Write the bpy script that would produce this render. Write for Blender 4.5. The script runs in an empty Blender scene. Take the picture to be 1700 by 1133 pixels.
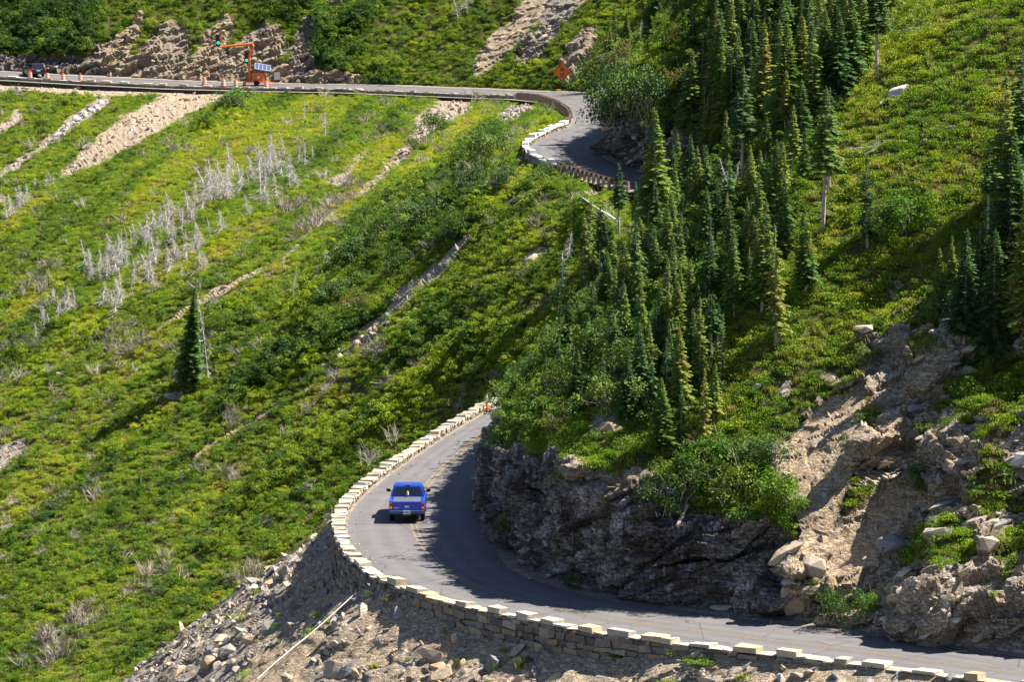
import bpy, math, random
import numpy as np
from mathutils import Vector, Matrix, Euler
from mathutils.bvhtree import BVHTree

random.seed(7)
RNG = np.random.default_rng(11)
scene = bpy.context.scene
COL = scene.collection

# ------------------------------------------------------------------ camera
PITCH = math.radians(5.6)
FPX = 6800.0                      # focal length in photo pixels (1700 wide)
cam_data = bpy.data.cameras.new("camera")
cam_data.lens = 144.0
cam_data.sensor_width = 36.0
cam_data.clip_start = 1.0
cam_data.clip_end = 4000.0
cam = bpy.data.objects.new("camera", cam_data)
COL.objects.link(cam)
cam.location = (0, 0, 0)
cam.rotation_euler = (math.radians(90) - PITCH, 0, 0)
scene.camera = cam

# ------------------------------------------------------------------ light
SUN_AZ = math.radians(78)         # clockwise from +Y (view direction) towards +X
SUN_EL = math.radians(54)
world = bpy.data.worlds.new("World")
scene.world = world
world.use_nodes = True
wn = world.node_tree.nodes
wl = world.node_tree.links
bg = wn["Background"]
sky = wn.new("ShaderNodeTexSky")
sky.sky_type = 'NISHITA'
sky.sun_disc = False
sky.sun_elevation = SUN_EL
sky.sun_rotation = SUN_AZ
sky.altitude = 2000
wl.new(sky.outputs[0], bg.inputs[0])
bg.inputs[1].default_value = 0.055
sun_data = bpy.data.lights.new("sun", 'SUN')
sun_data.energy = 5.0
sun_data.angle = math.radians(0.5)
sun_data.color = (1.0, 0.925, 0.79)
sun = bpy.data.objects.new("sun", sun_data)
COL.objects.link(sun)
sdir = Vector((math.sin(SUN_AZ) * math.cos(SUN_EL), math.cos(SUN_AZ) * math.cos(SUN_EL), math.sin(SUN_EL)))
sun.rotation_euler = sdir.to_track_quat('Z', 'Y').to_euler()
sun.location = (60, 200, 80)
scene.view_settings.view_transform = 'Standard'
scene.view_settings.look = 'None'
scene.view_settings.exposure = 1.5
scene.view_settings.gamma = 1.0
try:
    scene.cycles.max_bounces = 5
    scene.cycles.diffuse_bounces = 2
    scene.cycles.glossy_bounces = 2
    scene.cycles.transmission_bounces = 3
    scene.cycles.transparent_max_bounces = 4
except Exception:
    pass

# ------------------------------------------------------------------ maths
CP, SP = math.cos(PITCH), math.sin(PITCH)

def ray(px, py):
    """per unit of world Y: x and downward z of the sight line through a photo pixel"""
    px = np.asarray(px, float); py = np.asarray(py, float)
    u = (px - 850.0) / FPX
    v = -(py - 566.5) / FPX
    dy = CP + v * SP
    return u / dy, -(v * CP - SP) / dy

def at(px, py, Y):
    u, t = ray(px, py)
    return np.stack([u * Y, np.asarray(Y, float) + 0 * u, -t * Y], -1)

def to_px(P):
    P = np.asarray(P, float)
    x, y, z = P[..., 0], P[..., 1], P[..., 2]
    d = y * CP - z * SP
    v = (y * SP + z * CP) / d
    return 850 + FPX * x / d, 566.5 - FPX * v

def hsh(ix, iy, iz, seed):
    h = (ix.astype(np.int64) * 374761393 + iy.astype(np.int64) * 668265263 + iz.astype(np.int64) * 2147483647 + seed * 1274126177) & 0xffffffff
    h = ((h ^ (h >> 13)) * 1274126177) & 0xffffffff
    h = ((h ^ (h >> 16)) * 2246822519) & 0xffffffff
    h = h ^ (h >> 15)
    return (h & 0xffffff) / float(0xffffff)

def vnoise(P, seed=0):
    P = np.asarray(P, float)
    i = np.floor(P); f = P - i
    f = f * f * (3 - 2 * f)
    i = i.astype(np.int64)
    out = 0
    for a in (0, 1):
        wa = f[..., 0] if a else 1 - f[..., 0]
        for b in (0, 1):
            wb = f[..., 1] if b else 1 - f[..., 1]
            for c in (0, 1):
                wc = f[..., 2] if c else 1 - f[..., 2]
                out = out + wa * wb * wc * hsh(i[..., 0] + a, i[..., 1] + b, i[..., 2] + c, seed)
    return out

def fbm(P, octv=4, seed=0, gain=0.5):
    P = np.asarray(P, float)
    s = 0; a = 1; n = 0
    for k in range(octv):
        s = s + a * (vnoise(P * (2.03 ** k) + 17.3 * k, seed + k) - 0.5)
        n += a; a *= gain
    return s / n * 2.0            # about -1..1

def cells(P, seed=0):
    """Voronoi: random number of the nearest cell, and distance to the border"""
    P = np.asarray(P, float)
    i = np.floor(P).astype(np.int64)
    d1 = np.full(P.shape[:-1], 9.0); d2 = np.full(P.shape[:-1], 9.0); val = np.zeros(P.shape[:-1])
    for a in (-1, 0, 1):
        for b in (-1, 0, 1):
            for c in (-1, 0, 1):
                cx, cy, cz = i[..., 0] + a, i[..., 1] + b, i[..., 2] + c
                qx = cx + hsh(cx, cy, cz, seed + 1)
                qy = cy + hsh(cx, cy, cz, seed + 2)
                qz = cz + hsh(cx, cy, cz, seed + 3)
                d = np.sqrt((P[..., 0] - qx) ** 2 + (P[..., 1] - qy) ** 2 + (P[..., 2] - qz) ** 2)
                m = d < d1
                d2 = np.where(m, d1, np.minimum(d2, d))
                val = np.where(m, hsh(cx, cy, cz, seed + 4), val)
                d1 = np.where(m, d, d1)
    return val, d2 - d1

def noise_px(px, py, su, sv, ang=-38, seed=0, octv=3):
    """noise over a hillside, stretched along the fall lines"""
    a = math.radians(ang)
    u = px * math.cos(a) + py * math.sin(a)
    v = -px * math.sin(a) + py * math.cos(a)
    return fbm(np.stack([u / su, v / sv, 0 * u + seed * 3.7], -1), octv, seed)

def sstep(a, b, x):
    t = np.clip((x - a) / (b - a), 0, 1)
    return t * t * (3 - 2 * t)

def stroke(px, py, pts, soft=0.5):
    """1 inside a polyline of given half widths (px, py, w), 0 outside"""
    best = np.full(np.shape(px), 9e9)
    for (x0, y0, w0), (x1, y1, w1) in zip(pts[:-1], pts[1:]):
        dx, dy = x1 - x0, y1 - y0
        t = np.clip(((px - x0) * dx + (py - y0) * dy) / (dx * dx + dy * dy + 1e-9), 0, 1)
        d = np.hypot(px - x0 - t * dx, py - y0 - t * dy) / (w0 + t * (w1 - w0))
        best = np.minimum(best, d)
    return 1 - sstep(1 - soft, 1 + soft, best)

def inpoly(px, py, poly):
    px = np.asarray(px, float); py = np.asarray(py, float)
    ins = np.zeros(px.shape, bool)
    n = len(poly)
    for k in range(n):
        x0, y0 = poly[k]; x1, y1 = poly[(k + 1) % n]
        c = ((y0 > py) != (y1 > py)) & (px < (x1 - x0) * (py - y0) / (y1 - y0 + 1e-12) + x0)
        ins ^= c
    return ins

# ------------------------------------------------------------------ objects
def link(o, parent=None):
    COL.objects.link(o)
    if parent is not None:
        o.parent = parent
    return o

def tag(o, label=None, cat=None, group=None, kind=None):
    if label: o["label"] = label
    if cat: o["category"] = cat
    if group: o["group"] = group
    if kind: o["kind"] = kind
    return o

def empty(name, loc, rz=0.0, label=None, cat=None, group=None):
    o = bpy.data.objects.new(name, None)
    o.empty_display_size = 0.3
    o.location = [float(c) for c in loc]
    o.rotation_euler = (0, 0, rz)
    link(o)
    return tag(o, label, cat, group)

def mesh_np(name, V, F, mat=None, smooth=False, attrs=None):
    """mesh from arrays; F is (n,4) or (n,3)"""
    V = np.asarray(V, np.float32); F = np.asarray(F, np.int32)
    me = bpy.data.meshes.new(name)
    k = F.shape[1]
    me.vertices.add(len(V)); me.vertices.foreach_set("co", V.ravel())
    me.loops.add(F.size); me.loops.foreach_set("vertex_index", F.ravel())
    me.polygons.add(len(F))
    me.polygons.foreach_set("loop_start", np.arange(0, F.size, k, dtype=np.int32))
    me.update(calc_edges=True)
    me.polygons.foreach_set("use_smooth", np.full(len(F), smooth))
    for nm, (dom, arr) in (attrs or {}).items():
        arr = np.asarray(arr, np.float32)
        if arr.ndim == 1:
            at_ = me.attributes.new(nm, 'FLOAT', dom); at_.data.foreach_set("value", arr)
        else:
            if arr.shape[1] == 3:
                arr = np.concatenate([arr, np.ones((len(arr), 1), np.float32)], 1)
            at_ = me.attributes.new(nm, 'FLOAT_COLOR', dom); at_.data.foreach_set("color", arr.ravel())
    if mat is not None:
        for m in (mat if isinstance(mat, (list, tuple)) else [mat]):
            me.materials.append(m)
    return me

def obj_np(name, V, F, mat=None, parent=None, smooth=False, attrs=None):
    o = bpy.data.objects.new(name, mesh_np(name, V, F, mat, smooth, attrs))
    return link(o, parent)

class MB:
    """collects shapes into one mesh"""
    def __init__(s):
        s.v = []; s.f = []; s.c = []
    def add(s, V, F, c=None):
        b = len(s.v)
        s.v += [tuple(float(q) for q in v) for v in V]
        s.f += [tuple(b + i for i in f) for f in F]
        s.c += [c if c is not None else random.random()] * len(F)
    def box(s, c, d, rz=0, taper=(1, 1), jit=0, col=None, M=None):
        x, y, z = [q / 2 for q in d]
        V = []
        for k, (tx, ty) in ((-1, (1, 1)), (1, taper)):
            for a, b in ((-1, -1), (1, -1), (1, 1), (-1, 1)):
                V.append(Vector((a * x * tx, b * y * ty, k * z)))
        if jit:
            V = [v + Vector([random.uniform(-jit, jit) for _ in range(3)]) for v in V]
        R = M if M is not None else Matrix.Rotation(rz, 3, 'Z')
        V = [R @ v + Vector(c) for v in V]
        s.add(V, [(3, 2, 1, 0), (4, 5, 6, 7), (0, 1, 5, 4), (1, 2, 6, 5), (2, 3, 7, 6), (3, 0, 4, 7)], col)
    def tube(s, pts, rad, n=6, cap=True, col=None):
        pts = [Vector(p) for p in pts]
        if not isinstance(rad, (list, tuple)): rad = [rad] * len(pts)
        rings = []
        for i, p in enumerate(pts):
            d = (pts[min(i + 1, len(pts) - 1)] - pts[max(i - 1, 0)]).normalized()
            a = d.orthogonal().normalized() if abs(d.z) > .9 else d.cross(Vector((0, 0, 1))).normalized()
            b = d.cross(a).normalized()
            rings.append([p + (a * math.cos(q) + b * math.sin(q)) * rad[i] for q in [2 * math.pi * k / n for k in range(n)]])
        V = [v for r in rings for v in r]
        F = []
        for i in range(len(pts) - 1):
            for k in range(n):
                F.append((i * n + k, i * n + (k + 1) % n, (i + 1) * n + (k + 1) % n, (i + 1) * n + k))
        if cap:
            F.append(tuple(range(n - 1, -1, -1))); F.append(tuple((len(pts) - 1) * n + k for k in range(n)))
        s.add(V, F, col)
    def lathe(s, c, prof, n=12, axis='Z', col=None):
        V = []; F = []
        for (r, h) in prof:
            for k in range(n):
                a = 2 * math.pi * k / n
                if axis == 'Z': V.append((c[0] + r * math.cos(a), c[1] + r * math.sin(a), c[2] + h))
                elif axis == 'X': V.append((c[0] + h, c[1] + r * math.cos(a), c[2] + r * math.sin(a)))
                else: V.append((c[0] + r * math.sin(a), c[1] + h, c[2] + r * math.cos(a)))
        m = len(prof)
        for i in range(m - 1):
            for k in range(n):
                F.append((i * n + k, i * n + (k + 1) % n, (i + 1) * n + (k + 1) % n, (i + 1) * n + k))
        F.append(tuple(range(n - 1, -1, -1))); F.append(tuple((m - 1) * n + k for k in range(n)))
        s.add(V, F, col)
    def extrude(s, prof, a, b, plane='YZ', col=None):
        """closed profile in a plane pushed from a to b along the third axis"""
        V = []
        for q in (a, b):
            for (p, r) in prof:
                V.append({'YZ': (q, p, r), 'XZ': (p, q, r), 'XY': (p, r, q)}[plane])
        n = len(prof)
        F = [tuple(range(n)), tuple(range(2 * n - 1, n - 1, -1))]
        for k in range(n):
            F.append((k, n + k, n + (k + 1) % n, (k + 1) % n))
        s.add(V, F, col)
    def build(s, name, mat, parent=None, bevel=0, smooth=False):
        me = bpy.data.meshes.new(name)
        me.from_pydata(s.v, [], s.f)
        me.update()
        if bevel:
            import bmesh
            bm = bmesh.new(); bm.from_mesh(me)
            bmesh.ops.recalc_face_normals(bm, faces=bm.faces)
            bm.to_mesh(me); bm.free()
        if mat is not None: me.materials.append(mat)
        at_ = me.attributes.new("rnd", 'FLOAT', 'FACE'); at_.data.foreach_set("value", np.asarray(s.c, np.float32))
        if smooth: me.polygons.foreach_set("use_smooth", [True] * len(me.polygons))
        o = bpy.data.objects.new(name, me)
        link(o, parent)
        if bevel:
            m = o.modifiers.new("bevel", 'BEVEL'); m.width = bevel; m.segments = 2; m.limit_method = 'ANGLE'
        return o

# ------------------------------------------------------------------ materials
class NT:
    def __init__(s, name):
        s.m = bpy.data.materials.new(name); s.m.use_nodes = True
        s.n = s.m.node_tree.nodes; s.l = s.m.node_tree.links
        s.b = s.n["Principled BSDF"]; s.out = s.n["Material Output"]
        s.b.inputs["Specular IOR Level"].default_value = 0.25
    def node(s, t, **k):
        n = s.n.new(t)
        for a, b in k.items(): setattr(n, a, b)
        return n
    def attr(s, nm, typ='GEOMETRY'):
        n = s.node("ShaderNodeAttribute"); n.attribute_name = nm; n.attribute_type = typ; return n
    def pos(s): return s.node("ShaderNodeNewGeometry").outputs["Position"]
    def objco(s): return s.node("ShaderNodeTexCoord").outputs["Object"]
    def mapping(s, vec, scale=(1, 1, 1), rot=(0, 0, 0)):
        n = s.node("ShaderNodeMapping"); n.inputs["Scale"].default_value = scale; n.inputs["Rotation"].default_value = rot
        s.l.new(vec, n.inputs["Vector"]); return n.outputs[0]
    def noise(s, vec, scale, detail=4, rough=.6, out="Fac"):
        n = s.node("ShaderNodeTexNoise"); n.inputs["Scale"].default_value = scale; n.inputs["Detail"].default_value = detail; n.inputs["Roughness"].default_value = rough
        if vec is not None: s.l.new(vec, n.inputs["Vector"])
        return n.outputs[out]
    def voro(s, vec, scale, feat='F1', out="Distance"):
        n = s.node("ShaderNodeTexVoronoi"); n.feature = feat; n.inputs["Scale"].default_value = scale
        s.l.new(vec, n.inputs["Vector"]); return n.outputs[out]
    def ramp(s, fac, stops):
        n = s.node("ShaderNodeValToRGB"); e = n.color_ramp.elements
        while len(e) < len(stops): e.new(.5)
        for el, (p, c) in zip(e, stops):
            el.position = p; el.color = (*c, 1) if len(c) == 3 else c
        s.l.new(fac, n.inputs[0]); return n.outputs[0]
    def rng(s, v, a, b, c=0, d=1):
        n = s.node("ShaderNodeMapRange"); s.l.new(v, n.inputs[0])
        for i, q in enumerate((a, b, c, d)): n.inputs[i + 1].default_value = q
        return n.outputs[0]
    def mix(s, f, a, b, mode='MIX'):
        n = s.node("ShaderNodeMix"); n.data_type = 'RGBA'; n.blend_type = mode
        for sock, v in ((0, f), (6, a), (7, b)):
            if hasattr(v, "links") or isinstance(v, bpy.types.NodeSocket): s.l.new(v, n.inputs[sock])
            elif isinstance(v, (int, float)): n.inputs[sock].default_value = v
            else: n.inputs[sock].default_value = (*v, 1) if len(v) == 3 else v
        return n.outputs[2]
    def math(s, op, a, b=0.0):
        n = s.node("ShaderNodeMath"); n.operation = op
        for i, v in ((0, a), (1, b)):
            if isinstance(v, (int, float)): n.inputs[i].default_value = v
            else: s.l.new(v, n.inputs[i])
        return n.outputs[0]
    def color(s, c):
        if isinstance(c, tuple): s.b.inputs["Base Color"].default_value = (*c, 1)
        else: s.l.new(c, s.b.inputs["Base Color"])
    def bump(s, h, strength=.5, dist=.05, normal=None):
        n = s.node("ShaderNodeBump"); n.inputs["Strength"].default_value = strength; n.inputs["Distance"].default_value = dist
        s.l.new(h, n.inputs["Height"])
        if normal is not None: s.l.new(normal, n.inputs["Normal"])
        s.l.new(n.outputs[0], s.b.inputs["Normal"]); return n.outputs[0]
    def rough(s, r): s.b.inputs["Roughness"].default_value = r

def simple(name, col, rough=.5, metal=0, spec=.4, vary=0.12, scale=6, coat=0):
    m = NT(name)
    nz = m.noise(m.objco(), scale, 5)
    c2 = tuple(max(0, q * (1 - vary * 2.2)) for q in col)
    m.color(m.mix(m.rng(nz, .35, .75), col, c2))
    m.rough(rough); m.b.inputs["Metallic"].default_value = metal; m.b.inputs["Specular IOR Level"].default_value = spec
    if coat: m.b.inputs["Coat Weight"].default_value = coat
    return m.m
# ------------------------------------------------------------------ terrain materials
def mat_terrain(name, tan=(.56, .43, .29), grey=(.40, .375, .37), soil=(.07, .095, .022), dry=(.24, .19, .06), bands=True):
    m = NT(name)
    P = m.pos()
    at_ = m.attr("mask"); sep = m.node("ShaderNodeSeparateColor"); m.l.new(at_.outputs["Color"], sep.inputs[0])
    bare, gr, shade_dark = sep.outputs[0], sep.outputs[1], sep.outputs[2]
    n1 = m.noise(P, .55, 6, .62); n2 = m.noise(P, 3.2, 6, .7); n3 = m.noise(P, 14, 4, .7)
    # veined rock with tilted beds
    q = m.mapping(P, (1.1, 1.1, 7.0), (0.25, -0.42, 0.1))
    bed = m.noise(q, .9, 7, .68)
    vor = m.voro(m.mapping(P, (1, 1, 2.2), (.2, -.4, 0)), 2.4, 'F1', 'Color')
    vs = m.node("ShaderNodeSeparateColor"); m.l.new(vor, vs.inputs[0])
    def cracks(scl, rot, k, w, dt=3):
        v = m.noise(m.mapping(P, scl, rot), k, dt, .55)
        return m.rng(m.math('ABSOLUTE', m.math('SUBTRACT', v, .5)), 0, w, 1, 0)
    cr1 = m.math('MAXIMUM', cracks((.6, .6, 3.2), (.2, -.42, 0), .9, .02), cracks((2.2, 2.2, .5), (.1, -.42, 0), .55, .012))
    cr2 = m.math('MAXIMUM', cracks((.8, .8, 4.5), (.25, -.42, .3), 2.3, .035), cracks((3, 3, .8), (.1, -.42, .3), 1.3, .02))
    vor2 = m.voro(m.mapping(P, (1, 1, 3.0), (.25, -.42, .3)), 4.2, 'F1', 'Color')
    vt = m.node("ShaderNodeSeparateColor"); m.l.new(vor2, vt.inputs[0])
    tanc = m.mix(m.rng(n2, .3, .72), tan, tuple(c * .62 for c in tan))
    tanc = m.mix(m.rng(vs.outputs[0], .55, 1, 0, .5), tanc, (.56, .47, .37))
    tanc = m.mix(m.rng(vt.outputs[1], .6, 1, 0, .6), tanc, (.27, .23, .22))
    tanc = m.mix(m.math('MULTIPLY', cr2, .45), tanc, (.13, .105, .09))
    rock = m.mix(m.rng(bed, .36, .62), tuple(c * .68 for c in grey), grey)
    rock = m.mix(m.rng(n1, .45, .62, 0, .75), rock, (.40, .31, .21))
    rock = m.mix(m.rng(vs.outputs[2], .5, 1, 0, .5), rock, (.40, .39, .40))
    rock = m.mix(m.rng(vt.outputs[0], .6, 1, 0, .5), rock, (.12, .11, .12))
    rock = m.mix(m.math('MULTIPLY', shade_dark, m.rng(n1, .3, .55)), rock, (.035, .03, .032))  # rock colour darkened where the mask paints in shade
    rock = m.mix(m.rng(m.noise(m.mapping(P, (1, 1, .25), (0, -.15, 0)), 1.5, 6, .65), .55, .66, 0, .8), rock, (.52, .54, .62))
    rock = m.mix(m.math('MULTIPLY', cr1, .85), rock, (.04, .035, .035))
    rock = m.mix(m.math('MULTIPLY', cr2, .5), rock, (.05, .045, .045))
    barec = m.mix(gr, tanc, rock)
    veg = m.mix(m.rng(n1, .42, .62), soil, dry)
    veg = m.mix(m.rng(n3, .35, .65, 0, .6), veg, (.03, .04, .012))
    geo = m.node("ShaderNodeNewGeometry")
    f = m.math('ADD', bare, m.rng(n2, .3, .7, -.22, .22))
    m.color(m.mix(m.rng(f, .42, .58), veg, barec))
    m.rough(.95); m.b.inputs["Specular IOR Level"].default_value = .12
    h = m.math('ADD', m.math('MULTIPLY', bed, .7), m.math('ADD', m.math('MULTIPLY', n2, .4), m.math('MULTIPLY', n3, .3)))
    h = m.math('ADD', h, m.math('ADD', m.math('MULTIPLY', vs.outputs[0], .5), m.math('MULTIPLY', vt.outputs[2], .45)))
    h = m.math('ADD', h, m.math('MULTIPLY', m.math('ADD', cr2, cr1), -.5))
    m.bump(h, 1.0, .11)
    return m.m

M_TER = mat_terrain("terrain_rock_and_soil")

def mat_asphalt():
    m = NT("asphalt")
    P = m.pos()
    u = m.attr("across").outputs["Fac"]
    n1 = m.noise(P, .35, 5); n2 = m.noise(P, 30, 3, .8); n3 = m.noise(m.mapping(P, (1, 1, 1)), 2.2, 5)
    c = m.mix(m.rng(n1, .35, .65), (.100, .097, .107), (.134, .128, .136))
    # polished wheel tracks (a real difference of the surface) and dusty edges
    w = m.node("ShaderNodeFloatCurve")
    cv = w.mapping.curves[0]
    pts = [(0, .9), (.06, .5), (.13, .25), (.2, .75), (.28, .25), (.36, .7), (.45, .2), (.5, .45), (.56, .2), (.64, .7), (.72, .25), (.8, .7), (.9, .3), (1, .9)]
    cv.points[0].location = pts[0]; cv.points[1].location = pts[-1]
    for p in pts[1:-1]: cv.points.new(*p)
    w.mapping.update()
    m.l.new(u, w.inputs["Value"])
    c = m.mix(m.math('MULTIPLY', w.outputs[0], .5), c, (.20, .195, .203))
    c = m.mix(m.rng(n2, .35, .7, 0, .5), c, (.07, .068, .075))
    c = m.mix(m.rng(n3, .60, .66, 0, .3), c, (.09, .085, .09))
    vo = m.voro(P, .35, 'DISTANCE_TO_EDGE')
    c = m.mix(m.rng(vo, .0, .014, .7, 0), c, (.035, .035, .04))
    m.color(c); m.rough(.85); m.bump(n2, .35, .01)
    return m.m
M_ASPH = mat_asphalt()

def mat_gravel(name, a, b):
    m = NT(name); P = m.pos()
    n1 = m.noise(P, 1.2, 6, .7); v = m.voro(P, 7, 'F1', 'Color'); vs = m.node("ShaderNodeSeparateColor"); m.l.new(v, vs.inputs[0])
    c = m.mix(m.rng(n1, .35, .65), a, b)
    c = m.mix(m.rng(vs.outputs[0], .5, 1, 0, .6), c, (.08, .07, .07))
    m.color(c); m.rough(.95); m.bump(m.math('ADD', n1, vs.outputs[0]), .6, .05)
    return m.m
M_GRAV = mat_gravel("roadside_gravel", (.30, .26, .22), (.18, .155, .14))

def mat_line():
    m = NT("faded_yellow_paint"); P = m.pos(); n = m.noise(P, 6, 5, .75)
    m.color(m.mix(m.rng(n, .42, .62), (.24, .17, .085), (.125, .115, .11))); m.rough(.8)
    return m.m
M_LINE = mat_line()

# ------------------------------------------------------------------ roads
def densify(pts, step, smooth=2.0):
    pts = np.asarray(pts, float)
    s = np.r_[0, np.cumsum(np.linalg.norm(np.diff(pts, axis=0), axis=1))]
    n = int(s[-1] / step) + 1
    q = np.linspace(0, s[-1], n)
    P = np.stack([np.interp(q, s, pts[:, k]) for k in range(pts.shape[1])], -1)
    k = max(1, int(smooth / step))
    ker = np.hanning(2 * k + 3); ker /= ker.sum()
    pad = len(ker) // 2
    Q = np.stack([np.convolve(np.r_[2 * P[0, j] - P[1:pad + 1, j][::-1], P[:, j], 2 * P[-1, j] - P[-pad - 1:-1, j][::-1]], ker, 'valid') for j in range(P.shape[1])], -1)
    return Q

def normals2d(P, side=1):
    d = np.gradient(P[:, :2], axis=0); d /= np.linalg.norm(d, axis=1)[:, None] + 1e-9
    return np.stack([d[:, 1] * side, -d[:, 0] * side], -1), d

ZN = -28.6
near_O = [(1950, 1190), (1750, 1158), (1603, 1137), (1468, 1118), (1265, 1095), (1130, 1079), (979, 1058), (837, 1028), (763, 1011), (705, 994), (655, 976), (620, 955), (594, 934), (578, 908), (571, 880), (578, 851), (604, 823), (638, 794), (702, 750), (755, 715), (800, 688), (828, 674)]
near_I = [(1950, 1130), (1750, 1099), (1590, 1076), (1440, 1055), (1270, 1032), (1130, 1013), (1010, 997), (920, 974), (880, 960), (850, 945), (836, 930), (828, 912), (818, 895), (806, 878), (798, 860), (795, 838), (798, 812), (805, 785), (835, 745), (860, 716), (884, 690), (905, 676)]
def on_near(pts):
    out = []
    for px, py in pts:
        u, t = ray(px, py); Y = -ZN / t
        out.append((u * Y, Y, ZN))
    return out
nO = on_near(near_O) + [(3.5, 262, ZN), (12, 270, ZN), (28, 278, ZN)]
nI = on_near(near_I) + [(8.5, 256, ZN), (16, 263, ZN), (30, 270, ZN)]
# matched stations
def match(O, I, n):
    O = np.asarray(O); I = np.asarray(I)
    k = np.linspace(0, len(O) - 1, n); i = np.arange(len(O))
    f = lambda A: np.stack([np.interp(k, i, A[:, j]) for j in range(3)], -1)
    def sm(A, w):
        ker = np.hanning(2 * w + 3); ker /= ker.sum(); pad = w + 1
        return np.stack([np.convolve(np.r_[2 * A[0, j] - A[1:pad + 1, j][::-1], A[:, j], 2 * A[-1, j] - A[-pad - 1:-1, j][::-1]], ker, 'valid') for j in range(3)], -1)
    return sm(f(O), n // 50), sm(f(I), n // 50)
NO, NI = match(nO, nI, 700)

def strip(name, A, B, cols, mat, dz=0.0, kind="structure", crown=0.0):
    u = np.linspace(0, 1, cols)
    P = A[:, None] * (1 - u)[None, :, None] + B[:, None] * u[None, :, None]
    P[..., 2] += dz + crown * (1 - (2 * u - 1) ** 2)[None]
    n, c = P.shape[:2]
    idx = np.arange(n * c).reshape(n, c)
    F = np.stack([idx[:-1, :-1], idx[1:, :-1], idx[1:, 1:], idx[:-1, 1:]], -1).reshape(-1, 4)
    o = obj_np(name, P.reshape(-1, 3), F, mat, smooth=True, attrs={"across": ('POINT', np.tile(u, n))})
    # make the faces look up
    if o.data.polygons[0].normal.z < 0:
        o.data.flip_normals()
    return tag(o, kind=kind)

strip("near_road", NO, NI, 12, M_ASPH)
# centre line: a faint double yellow line
def centre(O, I, f=.5, w=.11, gap=.0):
    C = O * (1 - f) + I * f
    n, d = normals2d(C)
    n3 = np.c_[n, np.zeros(len(n))]
    return C + n3 * (gap - w / 2), C + n3 * (gap + w / 2)
for g in (-.12, .12):
    a, b = centre(NO, NI, .5, .11, g)
    strip("road_marking", a, b, 2, M_LINE, dz=.006)

far_st = [(-420, 118, 530), (-150, 124, 523), (0, 131, 520), (134, 139, 518), (285, 146, 515), (436, 150, 512), (570, 152, 508), (694, 157, 503), (788, 161, 495), (860, 163, 485), (900, 167, 470), (930, 177, 450), (950, 190, 428), (955, 202, 412), (944, 212, 401), (920, 220, 395), (888, 237, 385), (876, 247, 379), (884, 262, 372), (908, 274, 368), (934, 284, 364), (1013, 308, 354), (1064, 318, 350), (1160, 330, 343), (1300, 345, 338)]
FO = densify([at(*p) for p in far_st], .3, 3.0)
nf, _ = normals2d(FO, -1)
if nf[len(nf) // 4][1] < 0: nf = -nf
s_far = np.linspace(0, 1, len(FO))
pxf = to_px(FO)[0]; Yf = FO[:, 1]
farpart = sstep(440, 490, Yf)
RW = 6.6 + 1.6 * farpart
FI = FO + np.c_[nf, np.zeros(len(nf))] * RW[:, None]
FI[:, 2] += .5 * farpart
strip("far_road", FO, FI, 8, M_ASPH)
a, b = centre(FO, FI, .47, .12, 0)
strip("road_marking", a, b, 2, M_LINE, dz=.01)

# ------------------------------------------------------------------ sheets of hillside
BVHS = {}
SHEETS = {}
def grid_faces(n, c):
    idx = np.arange(n * c).reshape(n, c)
    return np.stack([idx[:-1, :-1], idx[1:, :-1], idx[1:, 1:], idx[:-1, 1:]], -1).reshape(-1, 4)

def grid_normals(P):
    a = np.gradient(P, axis=0); b = np.gradient(P, axis=1)
    n = np.cross(a, b); n /= np.linalg.norm(n, axis=-1)[..., None] + 1e-9
    return n

def rock_disp(P, amp=1.0):
    """bedded, blocky rock relief, metres"""
    a = math.radians(24)
    R = np.array([[math.cos(a), 0, math.sin(a)], [0, 1, 0], [-math.sin(a), 0, math.cos(a)]])
    Q = P @ R.T
    wob = fbm(P * .35, 2, 5)[..., None] * np.array([.5, .5, .22])
    Q = Q + wob
    c1, e1 = cells(Q * np.array([.28, .28, 1.0]), 3)
    c2, e2 = cells(Q * np.array([.85, .85, 2.9]), 13)
    c3, e3 = cells(Q * np.array([2.4, 2.4, 6.5]), 23)
    d = (c1 - .5) * 1.15 + (c2 - .5) * .55 + (c3 - .5) * .10
    d -= .07 * (1 - sstep(0, .09, e1)) + .05 * (1 - sstep(0, .12, e2))
    return d * amp

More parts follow.
